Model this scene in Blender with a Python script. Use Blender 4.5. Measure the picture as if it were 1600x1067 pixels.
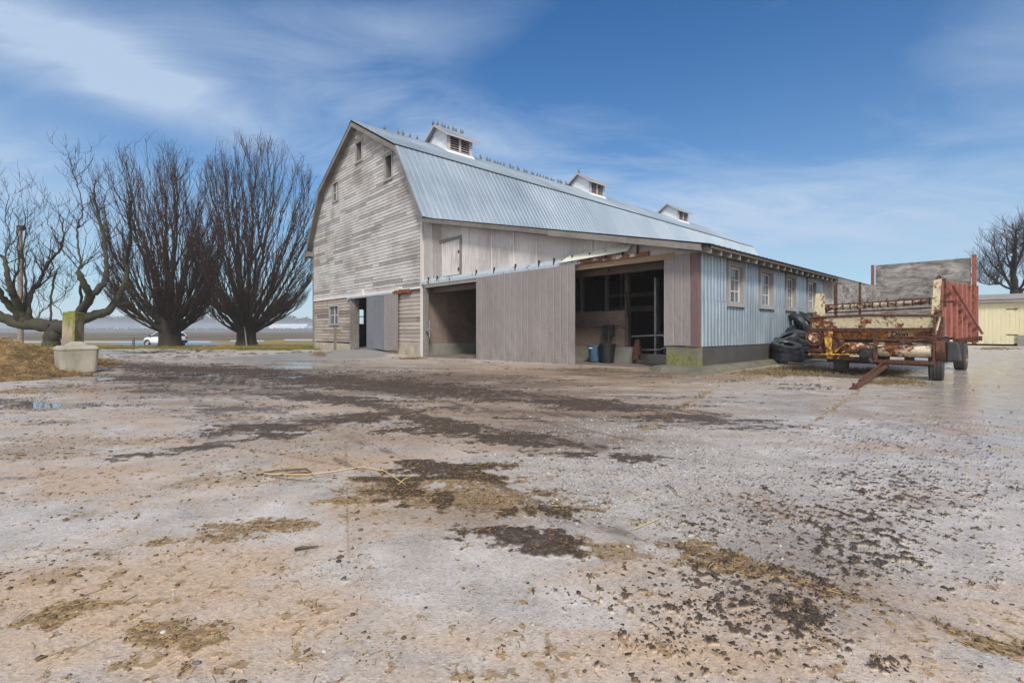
import bpy, math, random
import numpy as np
from mathutils import Vector, Matrix
R = math.radians
scene = bpy.context.scene
for o in list(bpy.data.objects): bpy.data.objects.remove(o)

# ------------------------------------------------------------------ camera
H = 1.05; F = 749.0
cam = bpy.data.cameras.new('camera'); camo = bpy.data.objects.new('camera', cam)
scene.collection.objects.link(camo); scene.camera = camo
camo.location = (0, 0, H); camo.rotation_euler = (R(90), 0, 0)
cam.sensor_width = 36; cam.lens = 36 * F / 1600; cam.shift_y = -17.5 / 1600
cam.clip_start = 0.05; cam.clip_end = 6000

# ------------------------------------------------------------------ exposure, world, sun
vs = scene.view_settings
vs.view_transform = 'Standard'; vs.look = 'None'; vs.gamma = 1; vs.exposure = 0.78
SUN_EL, SUN_AZ = R(44), R(174)        # azimuth clockwise from +Y
world = bpy.data.worlds.new("World"); scene.world = world; world.use_nodes = True
wt = world.node_tree; wt.nodes.clear()
def wn(t, **k):
    n = wt.nodes.new(t)
    for a, b in k.items(): setattr(n, a, b)
    return n
def wl(a, b): wt.links.new(a, b)
def wmath(op, a, b=None, c=None, clamp=False):
    n = wn('ShaderNodeMath', operation=op); n.use_clamp = clamp
    for i, v in enumerate((a, b, c)):
        if v is None: continue
        if isinstance(v, (int, float)): n.inputs[i].default_value = v
        else: wl(v, n.inputs[i])
    return n.outputs[0]
def wdot(vec, d):
    n = wn('ShaderNodeVectorMath', operation='DOT_PRODUCT'); wl(vec, n.inputs[0]); n.inputs[1].default_value = d
    return n.outputs['Value']
sky = wn('ShaderNodeTexSky', sky_type='NISHITA'); sky.sun_disc = False
sky.sun_elevation = SUN_EL; sky.sun_rotation = SUN_AZ; sky.air_density = 1.0; sky.dust_density = 0.3; sky.ozone_density = 3.0
tc = wn('ShaderNodeTexCoord'); D = tc.outputs['Generated']
sep = wn('ShaderNodeSeparateXYZ'); wl(D, sep.inputs[0])
zc = wmath('MAXIMUM', sep.outputs['Z'], 0.0)
den = wmath('ADD', zc, 0.16)
comb = wn('ShaderNodeCombineXYZ')
wl(wmath('DIVIDE', sep.outputs['X'], den), comb.inputs[0]); wl(wmath('DIVIDE', sep.outputs['Y'], den), comb.inputs[1])
mp = wn('ShaderNodeMapping'); wl(comb.outputs[0], mp.inputs[0]); mp.inputs['Rotation'].default_value = (0, 0, R(-24)); mp.inputs['Scale'].default_value = (0.5, 1.1, 1)
n1 = wn('ShaderNodeTexNoise'); wl(mp.outputs[0], n1.inputs['Vector']); n1.inputs['Scale'].default_value = 0.9
n1.inputs['Detail'].default_value = 8; n1.inputs['Roughness'].default_value = 0.55; n1.inputs['Distortion'].default_value = 0.35
n2 = wn('ShaderNodeTexNoise'); wl(mp.outputs[0], n2.inputs['Vector']); n2.inputs['Scale'].default_value = 2.6
n2.inputs['Detail'].default_value = 10; n2.inputs['Roughness'].default_value = 0.62; n2.inputs['Distortion'].default_value = 1.2
def pdir(px, py):
    return Vector(((px - 800) / F, 1.0, (516 - py) / F)).normalized()
def lobe(px, py, ang, w1, w2, amp):
    c = pdir(px, py)
    ex = Vector((0, 0, 1)).cross(c).normalized() * -1; ey = c.cross(ex) * -1
    if ey.z < 0: ey = -ey
    a = R(ang); e1 = ex * math.cos(a) + ey * math.sin(a); e2 = -ex * math.sin(a) + ey * math.cos(a)
    t1 = wmath('DIVIDE', wdot(D, e1), w1); t2 = wmath('DIVIDE', wdot(D, e2), w2)
    q = wmath('ADD', wmath('MULTIPLY', t1, t1), wmath('MULTIPLY', t2, t2))
    g = wmath('MULTIPLY', wmath('POWER', 2.718, wmath('MULTIPLY', q, -1.0)), amp)
    return wmath('MULTIPLY', g, wmath('GREATER_THAN', wdot(D, c), 0.0))
lobes = [lobe(180, 105, -13, .44, .052, .85), lobe(30, 60, -8, .24, .06, .28), lobe(10, 250, 10, .10, .07, .75),
         lobe(640, 190, -12, .36, .060, .50), lobe(960, 215, -16, .34, .055, .55), lobe(1380, 320, 8, .42, .11, .42),
         lobe(1500, 105, 12, .22, .08, .38), lobe(640, 60, 14, .22, .05, .32), lobe(900, 290, -10, .35, .05, .35),
         lobe(130, 330, 0, .40, .13, .40), lobe(1400, 410, 0, .60, .12, .25), lobe(480, 30, 8, .30, .05, .30), lobe(1050, 330, -8, .40, .08, .35), lobe(1180, 40, 24, .20, .04, .16),
         lobe(1020, 90, -10, .34, .10, -.30), lobe(190, 215, 0, .30, .05, -.28), lobe(1330, 130, 10, .22, .06, -.12), lobe(1330, 300, 4, .40, .05, .18), lobe(860, 250, -14, .30, .03, .30)]
acc = lobes[0]
for l_ in lobes[1:]: acc = wmath('ADD', acc, l_)
tex = wmath('MULTIPLY_ADD', n1.outputs[0], 1.7, wmath('MULTIPLY_ADD', n2.outputs[0], 0.95, -0.84))   # about .5 centre
tex = wmath('MAXIMUM', tex, 0.05)
cl = wmath('MULTIPLY', acc, wmath('MULTIPLY', tex, 1.55))
cl = wmath('ADD', cl, wmath('MULTIPLY', wmath('SUBTRACT', tex, 0.55), 0.36))
# low haze towards the horizon, unseen bright cloud added behind the camera as neutral fill
hz = wmath('POWER', 2.718, wmath('MULTIPLY', zc, -5.2))
back = wmath('MULTIPLY', wmath('SUBTRACT', 0.25, sep.outputs['Y']), 1.6, clamp=True)
cl = wmath('MAXIMUM', cl, wmath('MULTIPLY', back, 0.8))
cl = wmath('MINIMUM', wmath('MAXIMUM', cl, 0.0), 0.92)
hs = wn('ShaderNodeHueSaturation'); wl(sky.outputs[0], hs.inputs['Color']); hs.inputs['Saturation'].default_value = 1.32; hs.inputs['Value'].default_value = 0.85
tint = wn('ShaderNodeMixRGB', blend_type='MULTIPLY'); tint.inputs[0].default_value = 1; wl(hs.outputs[0], tint.inputs[1]); tint.inputs[2].default_value = (0.06, 0.68, 0.84, 1)
mixh = wn('ShaderNodeMixRGB'); wl(wmath('MULTIPLY', hz, 0.98), mixh.inputs[0]); wl(tint.outputs[0], mixh.inputs[1]); mixh.inputs[2].default_value = (3.85, 4.3, 4.8, 1)
mixc = wn('ShaderNodeMixRGB'); wl(cl, mixc.inputs[0]); wl(mixh.outputs[0], mixc.inputs[1]); ccol = wn('ShaderNodeMixRGB'); wl(back, ccol.inputs[0]); ccol.inputs[1].default_value = (2.9, 3.65, 4.75, 1); ccol.inputs[2].default_value = (7.0, 6.9, 6.9, 1); wl(ccol.outputs[0], mixc.inputs[2])
bg = wn('ShaderNodeBackground'); wl(mixc.outputs[0], bg.inputs[0]); bg.inputs[1].default_value = 0.1
wo = wn('ShaderNodeOutputWorld'); wl(bg.outputs[0], wo.inputs[0])
sl = bpy.data.lights.new('sun', 'SUN'); sl.energy = 2.2; sl.angle = R(12); sl.color = (1.0, .95, .88)
so = bpy.data.objects.new('sun', sl); scene.collection.objects.link(so)
sd = Vector((math.sin(SUN_AZ) * math.cos(SUN_EL), math.cos(SUN_AZ) * math.cos(SUN_EL), math.sin(SUN_EL)))
so.rotation_euler = sd.to_track_quat('Z', 'Y').to_euler()

# ------------------------------------------------------------------ frame of the barn (x = along the ridge, y = along the gable)
TH = math.atan2(749, 830); BX, BY = math.cos(TH), math.sin(TH)
CX, CY = 290 / 749 * 12.35, 12.35
def loc(x, y):                      # world -> barn frame
    dx, dy = x - CX, y - CY
    return dx * BX + dy * BY, -dx * BY + dy * BX
def wld(u, v, z=0):
    return Vector((CX + u * BX - v * BY, CY + u * BY + v * BX, z))
def ground_pt(px, py, z=0.0):
    s = (H - z) * F / (py - 516); return Vector(((px - 800) / F * s, s, z))
def at(px, py, d): return Vector(((px - 800) / F * d, d, H + (516 - py) / F * d))

# ------------------------------------------------------------------ noise
_rs = np.random.RandomState(7); _tab = _rs.rand(256, 256)
def vnoise(x, y):
    xi = np.floor(x).astype(np.int64); yi = np.floor(y).astype(np.int64)
    fx = x - xi; fy = y - yi; fx = fx * fx * (3 - 2 * fx); fy = fy * fy * (3 - 2 * fy)
    a = _tab[xi & 255, yi & 255]; b = _tab[(xi + 1) & 255, yi & 255]; c = _tab[xi & 255, (yi + 1) & 255]; d = _tab[(xi + 1) & 255, (yi + 1) & 255]
    return (a * (1 - fx) + b * fx) * (1 - fy) + (c * (1 - fx) + d * fx) * fy
def fbm(x, y, o=4, g=.5):
    s = 0; a = 1; t = 0
    for i in range(o):
        s = s + a * vnoise(x * 2**i + 17.3 * i, y * 2**i + 5.1 * i); t += a; a *= g
    return s / t
def sst(a, b, x):
    t = np.clip((x - a) / (b - a), 0, 1); return t * t * (3 - 2 * t)

# ------------------------------------------------------------------ helpers
def link(o): scene.collection.objects.link(o); return o
def empty(name, loc_=(0, 0, 0), rz=0, label=None, cat=None, group=None):
    o = link(bpy.data.objects.new(name, None)); o.location = loc_; o.rotation_euler = (0, 0, rz); o.empty_display_size = .2
    if label: tag(o, label, cat, group)
    return o
def tag(o, label=None, cat=None, group=None, kind=None):
    if label: o['label'] = label
    if cat: o['category'] = cat
    if group: o['group'] = group
    if kind: o['kind'] = kind
    return o
class MB:
    def __init__(s): s.v = []; s.f = []; s.t = []; s.cur = .5
    def tint(s, t): s.cur = t; return s
    def add(s, vs, fs):
        n = len(s.v); s.v += [tuple(v) for v in vs]; s.t += [s.cur] * len(vs); s.f += [tuple(i + n for i in f) for f in fs]; return s
    def box(s, x0, x1, y0, y1, z0, z1):
        if x0 > x1: x0, x1 = x1, x0
        if y0 > y1: y0, y1 = y1, y0
        if z0 > z1: z0, z1 = z1, z0
        return s.add([(x0,y0,z0),(x1,y0,z0),(x1,y1,z0),(x0,y1,z0),(x0,y0,z1),(x1,y0,z1),(x1,y1,z1),(x0,y1,z1)],
              [(0,3,2,1),(4,5,6,7),(0,1,5,4),(1,2,6,5),(2,3,7,6),(3,0,4,7)])
    def hexa(s, b, t):              # four bottom, four top corners
        return s.add(list(b) + list(t), [(0,3,2,1),(4,5,6,7),(0,1,5,4),(1,2,6,5),(2,3,7,6),(3,0,4,7)])
    def beam(s, a, b, w, h, up=(0, 0, 1)):
        a = Vector(a); b = Vector(b); d = (b - a).normalized(); up = Vector(up)
        if abs(d.dot(up)) > .98: up = Vector((1, 0, 0))
        x = d.cross(up).normalized() * w / 2; y = x.cross(d).normalized() * h / 2
        return s.hexa([a-x-y, a+x-y, a+x+y, a-x+y], [b-x-y, b+x-y, b+x+y, b-x+y])
    def tube(s, pts, rad, n=8, cap=True):
        pts = [Vector(p) for p in pts]
        if isinstance(rad, (int, float)): rad = [rad] * len(pts)
        vs = []; ref = None
        for i, p in enumerate(pts):
            d = (pts[min(i+1, len(pts)-1)] - pts[max(i-1, 0)])
            d = d.normalized() if d.length > 1e-9 else Vector((0, 0, 1))
            if ref is None: ref = Vector((1, 0, 0)) if abs(d.x) < .8 else Vector((0, 1, 0))
            x = (ref - d * ref.dot(d)).normalized(); y = d.cross(x); ref = x
            for k in range(n):
                a = 2 * math.pi * k / n; vs.append(p + (x * math.cos(a) + y * math.sin(a)) * rad[i])
        fs = []
        for i in range(len(pts)-1):
            for k in range(n):
                fs.append((i*n+k, i*n+(k+1)%n, (i+1)*n+(k+1)%n, (i+1)*n+k))
        if cap: fs.append(tuple(range(n-1, -1, -1))); fs.append(tuple(range((len(pts)-1)*n, len(pts)*n)))
        return s.add(vs, fs)
    def prism(s, poly, x0, x1, axis=0):    # poly in the two other axes, extruded along axis
        def P(a, b, c): return (c, a, b) if axis == 0 else ((a, c, b) if axis == 1 else (a, b, c))
        n = len(poly)
        return s.add([P(a, b, x0) for a, b in poly] + [P(a, b, x1) for a, b in poly],
              [tuple(range(n-1, -1, -1)), tuple(range(n, 2*n))] + [(i, (i+1) % n, n+(i+1) % n, n+i) for i in range(n)])
    def revolve(s, prof, c, ax=(0, 1, 0), n=24, closed=True):   # prof: (radius, offset along axis)
        ax = Vector(ax).normalized(); ref = Vector((0, 0, 1)) if abs(ax.z) < .9 else Vector((1, 0, 0))
        x = ax.cross(ref).normalized(); y = ax.cross(x); c = Vector(c); m = len(prof); vs = []
        for k in range(n):
            a = 2*math.pi*k/n; e = x*math.cos(a) + y*math.sin(a)
            for r, o in prof: vs.append(c + e*r + ax*o)
        fs = []; mm = m if closed else m-1
        for k in range(n):
            for j in range(mm):
                fs.append((k*m+j, k*m+(j+1) % m, ((k+1) % n)*m+(j+1) % m, ((k+1) % n)*m+j))
        return s.add(vs, fs)
    def split(s, name, m, parent=None, **k):      # every separate piece becomes a part of its own
        par = list(range(len(s.v)))
        def find(a):
            while par[a] != a: par[a] = par[par[a]]; a = par[a]
            return a
        for f in s.f:
            r = find(f[0])
            for q in f[1:]: par[find(q)] = r
        gr = {}
        for f in s.f: gr.setdefault(find(f[0]), []).append(f)
        out = []
        for fs in gr.values():
            ids = sorted({i for f in fs for i in f}); mp = {a: b for b, a in enumerate(ids)}; c = MB(); c.v = [s.v[i] for i in ids]; c.t = [s.t[i] for i in ids]; c.f = [tuple(mp[i] for i in f) for f in fs]; out.append(c.build(name, m, parent, **k))
        return out
    def build(s, name, m, parent=None, smooth=False, bevel=0, fix=True):
        me = bpy.data.meshes.new(name); me.from_pydata(s.v, [], s.f)
        at_ = me.attributes.new('tint', 'FLOAT', 'POINT'); at_.data.foreach_set('value', np.array(s.t, dtype=np.float32))
        if fix:
            import bmesh
            bm = bmesh.new(); bm.from_mesh(me); bmesh.ops.recalc_face_normals(bm, faces=bm.faces); bm.to_mesh(me); bm.free()
        if smooth: me.polygons.foreach_set('use_smooth', [True] * len(me.polygons))
        me.materials.append(m); o = link(bpy.data.objects.new(name, me))
        if parent: o.parent = parent
        if bevel:
            b = o.modifiers.new('b', 'BEVEL'); b.width = bevel; b.segments = 2; b.limit_method = 'ANGLE'; b.angle_limit = R(40)
        return o

# ------------------------------------------------------------------ materials
class NT:
    def __init__(s, name):
        s.m = bpy.data.materials.new(name); s.m.use_nodes = True; s.t = s.m.node_tree; s.b = s.t.nodes['Principled BSDF']
        s.tc = s.n('ShaderNodeTexCoord')
    def n(s, t, **k):
        q = s.t.nodes.new(t)
        for a, b in k.items(): setattr(q, a, b)
        return q
    def l(s, a, b): s.t.links.new(a, b)
    def set(s, inp, v):
        if isinstance(v, bpy.types.NodeSocket): s.l(v, inp)
        elif isinstance(v, tuple) and len(v) == 3 and inp.type == 'RGBA': inp.default_value = (*v, 1)
        elif isinstance(v, (int, float)) and inp.type == 'RGBA': inp.default_value = (v, v, v, 1)
        else: inp.default_value = v
    def noise(s, sc, st=(1, 1, 1), det=5, ro=.6, dist=0, vec=None, off=(0, 0, 0)):
        mp = s.n('ShaderNodeMapping'); s.l(vec or s.tc.outputs['Object'], mp.inputs[0]); mp.inputs['Scale'].default_value = st; mp.inputs['Location'].default_value = off
        q = s.n('ShaderNodeTexNoise'); s.l(mp.outputs[0], q.inputs['Vector']); q.inputs['Scale'].default_value = sc
        q.inputs['Detail'].default_value = det; q.inputs['Roughness'].default_value = ro; q.inputs['Distortion'].default_value = dist
        return q.outputs[0]
    def vor(s, sc, out='Distance', st=(1, 1, 1), feat='F1'):
        mp = s.n('ShaderNodeMapping'); s.l(s.tc.outputs['Object'], mp.inputs[0]); mp.inputs['Scale'].default_value = st
        q = s.n('ShaderNodeTexVoronoi'); q.feature = feat; s.l(mp.outputs[0], q.inputs['Vector']); q.inputs['Scale'].default_value = sc
        return q.outputs[out]
    def ramp(s, f, stops):
        q = s.n('ShaderNodeValToRGB'); s.l(f, q.inputs[0]); e = q.color_ramp.elements
        while len(e) < len(stops): e.new(.5)
        for i, (p, c) in enumerate(stops):
            e[i].position = p; e[i].color = (*c, 1) if isinstance(c, tuple) else (c, c, c, 1)
        return q.outputs[0]
    def mix(s, f, a, b, mode='MIX'):
        q = s.n('ShaderNodeMixRGB', blend_type=mode); s.set(q.inputs[0], f); s.set(q.inputs[1], a); s.set(q.inputs[2], b); return q.outputs[0]
    def math(s, op, a, b=0.0, clamp=False):
        q = s.n('ShaderNodeMath', operation=op); q.use_clamp = clamp; s.set(q.inputs[0], a); s.set(q.inputs[1], b); return q.outputs[0]
    def attr(s, name, out='Fac'):
        q = s.n('ShaderNodeAttribute'); q.attribute_name = name; return q.outputs[out]
    def xyz(s):
        q = s.n('ShaderNodeSeparateXYZ'); s.l(s.tc.outputs['Object'], q.inputs[0]); return q.outputs
    def fin(s, col=None, rough=None, metal=None, bump=None, bs=.3, bd=.01, spec=None):
        if col is not None: s.set(s.b.inputs['Base Color'], col)
        if rough is not None: s.set(s.b.inputs['Roughness'], rough)
        if metal is not None: s.set(s.b.inputs['Metallic'], metal)
        if spec is not None: s.set(s.b.inputs['Specular IOR Level'], spec)
        if bump is not None:
            q = s.n('ShaderNodeBump'); s.l(bump, q.inputs['Height']); q.inputs['Strength'].default_value = bs; q.inputs['Distance'].default_value = bd
            s.l(q.outputs[0], s.b.inputs['Normal'])
        return s.m
def mat_wood(name, light, mid, dark, grain, stain=.5, dirt=(.12, .085, .06), tintamt=.6, spots=True, gs=1.0):
    """weathered board: grain = stretch of noise (small value along the board)"""
    t = NT(name)
    g = t.noise(28 * gs, grain, 6, .7); g2 = t.noise(7 * gs, grain, 4, .6, off=(3, 1, 2)); big = t.noise(.55, (1, 1, 1), 5, .6)
    tt = t.attr('tint')
    f = t.math('ADD', t.math('MULTIPLY', g, .45), t.math('ADD', t.math('MULTIPLY', g2, .35), t.math('MULTIPLY', tt, tintamt * .5)))
    c = t.ramp(f, [(.28, dark), (.45, mid), (.68, light)])
    s_ = t.math('MULTIPLY', t.ramp(t.math('ADD', t.math('MULTIPLY', big, .6), t.math('MULTIPLY', t.math('MULTIPLY', g2, .5), 1.0)), [(.52, 0.0), (.68, 1.0)]), stain)
    c = t.mix(s_, c, dirt)
    if name == 'clapboard_wood':              # damp stains below the upper window and lower down the gable
        o_ = t.xyz(); tot = None
        for cy_, cz_, ry_, rz_ in ((20.1, 9.7, .75, .75), (21.6, 6.6, .9, 1.1), (24.6, 7.2, .7, .9), (21.3, 4.9, 1.0, .6), (23.8, 8.3, .5, .6)):
            dy_ = t.math('MULTIPLY', t.math('SUBTRACT', o_['Y'], cy_), 1 / ry_); dz_ = t.math('MULTIPLY', t.math('SUBTRACT', o_['Z'], cz_), 1 / rz_)
            e_ = t.math('SUBTRACT', 1.0, t.math('ADD', t.math('MULTIPLY', dy_, dy_), t.math('MULTIPLY', dz_, dz_)), True); tot = e_ if tot is None else t.math('MAXIMUM', tot, e_)
        c = t.mix(t.math('MULTIPLY', tot, t.math('MULTIPLY', t.noise(3, (2, 1, 3), 5, .7), .85)), c, (.10, .082, .068))
    if spots:
        sp = t.ramp(t.noise(34, (1, 1, 1), 3, .7), [(.30, 1.0), (.38, 0.0)]); c = t.mix(t.math('MULTIPLY', sp, .35), c, dark)
    return t.fin(c, .82, bump=g, bs=.5, bd=.01)
GX = (1, 1, 22)   # vertical boards: grain runs in z => compress z.  (scale small along the grain)
M = {}
M['clap'] = mat_wood('clapboard_wood', (.50, .49, .475), (.325, .315, .30), (.10, .09, .082), (6, .35, 9), .6, (.17, .125, .095), 1.0, gs=.7)
M['clap_low'] = mat_wood('lower_clapboard_wood', (.40, .345, .30), (.215, .175, .15), (.07, .052, .045), (6, .35, 9), .5, (.10, .06, .045), 1.0)
M['vboard'] = mat_wood('vertical_board_wood', (.60, .575, .56), (.39, .37, .36), (.15, .135, .13), (5, 5, .3), .6, (.20, .165, .14), .8, gs=.6)
M['trim'] = mat_wood('grey_trim_wood', (.27, .25, .228), (.145, .13, .116), (.045, .04, .034), (1.2, 1.2, 1.2), .6, (.07, .06, .042), .6, gs=.5)
M['wtrim'] = mat_wood('pale_trim_wood', (.70, .67, .64), (.54, .50, .47), (.25, .21, .18), (2, 2, 2), .25, (.25, .19, .14), .5)
M['wtrim2'] = mat_wood('weathered_white_trim', (.40, .39, .38), (.28, .27, .26), (.10, .092, .085), (2, 2, 2), .5, (.16, .13, .10), .5, gs=.8)
M['freshwood'] = mat_wood('tan_timber', (.42, .31, .20), (.30, .215, .135), (.14, .095, .06), (4, .4, 5), .4, (.22, .14, .08), .4)
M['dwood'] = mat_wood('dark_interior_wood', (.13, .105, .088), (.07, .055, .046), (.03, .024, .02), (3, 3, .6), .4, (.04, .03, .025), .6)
M['ply'] = mat_wood('weathered_plywood', (.50, .47, .44), (.23, .21, .195), (.06, .055, .05), (2, .5, 2.2), .6, (.08, .072, .065), .3, gs=.42)
t = NT('blotchy_plywood'); a_ = t.noise(1.6, (1, 1, 2.6), 9, .72, 1.2); b_ = t.noise(5, (1, .6, 3), 8, .75, .8, off=(3, 3, 3)); w_ = t.math('ADD', t.math('MULTIPLY', a_, .55), t.math('MULTIPLY', b_, .45))
M['plyboard'] = t.fin(t.ramp(w_, [(.36, (.045, .04, .036)), (.45, (.15, .135, .122)), (.52, (.28, .258, .24)), (.64, (.48, .455, .43))]), .85, bump=b_, bs=.4)
M['plyinner'] = mat_wood('brown_plank', (.30, .225, .185), (.18, .13, .105), (.06, .045, .038), (3, .5, 2.5), .6, (.05, .033, .026), .3, gs=.5)
M['louvre'] = mat_wood('louvre_wood', (.50, .45, .44), (.40, .35, .34), (.25, .20, .19), (2, 2, 2), .2, (.2, .15, .13), .3)
M['whitewood'] = mat_wood('white_painted_wood', (.80, .82, .85), (.72, .74, .77), (.5, .5, .52), (2, 2, 2), .1, (.4, .38, .36), .3, False)
def mat_roof():
    t = NT('galvanised_roof'); big = t.noise(.35, (1, 1, 1), 4, .6); st = t.noise(2.2, (3, .25, .25), 5, .6)
    tt = t.attr('tint')
    c = t.ramp(t.math('ADD', t.math('MULTIPLY', big, .5), t.math('MULTIPLY', st, .5)), [(.30, (.20, .245, .285)), (.52, (.28, .335, .385)), (.70, (.36, .42, .47))])
    c = t.mix(t.math('MULTIPLY', t.math('SUBTRACT', tt, .5), .5, True), c, (.46, .50, .54))
    return t.fin(c, t.ramp(big, [(.3, .42), (.7, .6)]), .35, bump=t.noise(60, (1, 1, 1), 2), bs=.05)
M['roof'] = mat_roof()
def mat_side():
    t = NT('galvanised_side'); xyz = t.xyz(); big = t.noise(.8, (1, 1, 1), 5, .6); st = t.noise(3.0, (3, 3, .25), 6, .65)
    c = t.ramp(t.math('ADD', t.math('MULTIPLY', big, .4), t.math('MULTIPLY', st, .6)), [(.30, (.19, .25, .30)), (.50, (.31, .375, .43)), (.68, (.44, .51, .56))])
    # brown-black streaking low on the sheets beside the tyre pile
    zz = t.math('SUBTRACT', 2.2, xyz['Z']); near = t.ramp(t.math('MULTIPLY', xyz['X'], .1), [(.50, 0.0), (.72, 1.0), (.95, .9)])
    s_ = t.math('MULTIPLY', t.math('MULTIPLY', near, t.math('MULTIPLY', zz, .8, True), True), t.ramp(st, [(.38, 0.0), (.62, 1.0)]))
    c = t.mix(t.math('MULTIPLY', s_, .85), c, (.06, .07, .07))
    w = t.ramp(t.noise(5, (2, 2, .3), 4, .6, off=(5, 5, 5)), [(.60, 0.0), (.72, 1.0)]); c = t.mix(t.math('MULTIPLY', w, .4), c, (.72, .78, .80))
    return t.fin(c, .42, .45, bump=t.noise(50, (1, 1, .4), 3), bs=.06)
M['side'] = mat_side()
def mat_panel(name, col, dcol, scuff=.4):
    t = NT(name); big = t.noise(.9, (1, 1, .5), 5, .6); fine = t.noise(18, (1, 1, .15), 4, .6); xyz = t.xyz()
    c = t.mix(t.ramp(t.math('ADD', t.math('MULTIPLY', big, .6), t.math('MULTIPLY', fine, .4)), [(.35, 0.0), (.65, 1.0)]), dcol, col)
    low = t.math('MULTIPLY', t.math('SUBTRACT', 1.0, xyz['Z']), .9, True)
    m_ = t.math('MULTIPLY', low, t.ramp(t.noise(3.5, (1, 1, .6), 6, .7), [(.50, 0.0), (.66, 1.0)]))
    c = t.mix(t.math('MULTIPLY', m_, .5), c, (.13, .10, .085))
    s_ = t.ramp(t.noise(2.7, (1, 1, .8), 7, .75, off=(9, 3, 1)), [(.69, 0.0), (.72, 1.0)]); c = t.mix(t.math('MULTIPLY', t.math('MULTIPLY', s_, low), scuff), c, (.62, .60, .66))
    return t.fin(c, .55, .0, bump=t.noise(2.2, (1, 1, 1), 3, .6, 1.5), bs=.35, bd=.05)
M['brown'] = mat_panel('taupe_panel', (.29, .255, .245), (.215, .188, .18), 1)
M['brown2'] = mat_panel('dark_brown_trim', (.17, .105, .10), (.13, .08, .075))
M['bluegrey'] = mat_panel('blue_grey_panel', (.18, .188, .205), (.135, .142, .158))
def mat_conc(name, light, dark, moss=0, mossz=(0, .6), mosscol=(.18, .20, .02)):
    t = NT(name); big = t.noise(1.6, (1, 1, 1), 6, .65); fine = t.noise(45, (1, 1, 1), 4, .7)
    c = t.ramp(t.math('ADD', t.math('MULTIPLY', big, .65), t.math('MULTIPLY', fine, .35)), [(.32, dark), (.66, light)])
    if moss:
        xyz = t.xyz(); n = t.noise(3.5, (1, 1, .45), 6, .7, .5, off=(2, 0, 0)); n2_ = t.noise(14, (1, 1, 1), 5, .7)
        mz = t.ramp(t.math('SUBTRACT', t.math('MULTIPLY', xyz['Z'], 1 / (mossz[1] - mossz[0])), mossz[0] / (mossz[1] - mossz[0])), [(0.0, 1.0), (.6, .35), (1.0, .35)])
        f = t.ramp(t.math('ADD', t.math('MULTIPLY', n, .9), t.math('MULTIPLY', mz, .25)), [(.50, 0.0), (.60, 1.0)])
        c = t.mix(t.math('MULTIPLY', f, moss), c, t.ramp(n2_, [(.3, (mosscol[0] * .25, mosscol[1] * .4, mosscol[2])), (.5, mosscol), (.7, (mosscol[0] * 1.6, mosscol[1] * 1.4, mosscol[2] * 3))]))
    return t.fin(c, .8, bump=fine, bs=.5, bd=.01)
M['found'] = mat_conc('pale_foundation', (.52, .46, .38), (.28, .23, .18), .35, (-.3, .4), (.14, .14, .03))
M['fdark'] = mat_conc('dark_foundation', (.085, .08, .078), (.035, .033, .034), .15, (0, .6), (.08, .08, .02))
M['pier'] = mat_conc('mossy_pier', (.20, .185, .15), (.07, .065, .055), .8, (.1, .7), (.16, .17, .03))
M['ledge'] = mat_conc('ledge_concrete', (.20, .18, .15), (.07, .06, .05), .5, (-.05, .15), (.12, .12, .03))
M['lblock'] = mat_conc('cast_block_concrete', (.44, .40, .33), (.25, .22, .17), .25, (-.1, .3), (.16, .14, .05))
M['mblock'] = mat_conc('mossy_block', (.42, .36, .28), (.18, .13, .09), .95, (1.9, .3), (.15, .16, .015))
M['slab'] = mat_conc('interior_slab', (.20, .165, .135), (.10, .08, .065))
M['iconc'] = mat_conc('interior_concrete', (.30, .28, .26), (.15, .14, .13), .1)
def mat_rust(name, paint, amt=.5, sc=3.0, seedoff=(0, 0, 0), ro=.62):
    t = NT(name); n = t.noise(sc, (1, 1, 1), 9, .68, .3, off=seedoff); n2_ = t.noise(16, (1, 1, 1), 6, .7, off=seedoff)
    rc = t.ramp(n2_, [(.30, (.035, .014, .009)), (.48, (.15, .048, .018)), (.62, (.33, .115, .03)), (.75, (.48, .22, .07))])
    if amt >= 1: rc = t.ramp(n2_, [(.30, (.025, .012, .009)), (.48, (.075, .03, .017)), (.62, (.15, .06, .028)), (.78, (.28, .13, .06))])
    f = t.ramp(t.math('ADD', t.math('MULTIPLY', n, .75), t.math('MULTIPLY', n2_, .25)), [(.5 + (amt - .5) * .35 if amt < 1 else .94, 1.0), (.55 + (amt - .5) * .35 if amt < 1 else .97, 0.0)])
    pc = t.mix(t.ramp(n2_, [(.35, 1.0), (.6, 0.0)]), paint, tuple(p * .72 for p in paint))
    return t.fin(t.mix(f, pc, rc), ro, .1, bump=n2_, bs=.35, bd=.01)
M['cream'] = mat_rust('cream_rusty_paint', (.66, .58, .38), .35, 3.2)
M['creamr'] = mat_rust('cream_heavy_rust', (.74, .64, .46), .53, 2.4, (4, 4, 1))
M['orange'] = mat_rust('orange_rusty_paint', (.56, .21, .04), .54, 2.6, (1, 7, 3))
M['yellow'] = mat_rust('yellow_rusty_paint', (.66, .38, .05), .47, 3.2, (8, 2, 3))
M['rust'] = mat_rust('bare_rust', (.16, .06, .03), 1, 2.5, (5, 5, 2), .75)
M['red'] = mat_rust('faded_red_paint', (.31, .105, .075), .30, 2.8, (2, 9, 4))
M['railrust'] = mat_rust('rusty_rail', (.62, .55, .45), .6, 2.6, (2, 2, 4))
M['rail'] = mat_rust('galvanised_rail', (.47, .53, .57), .2, 2.0, (7, 2, 4), .45)
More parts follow.
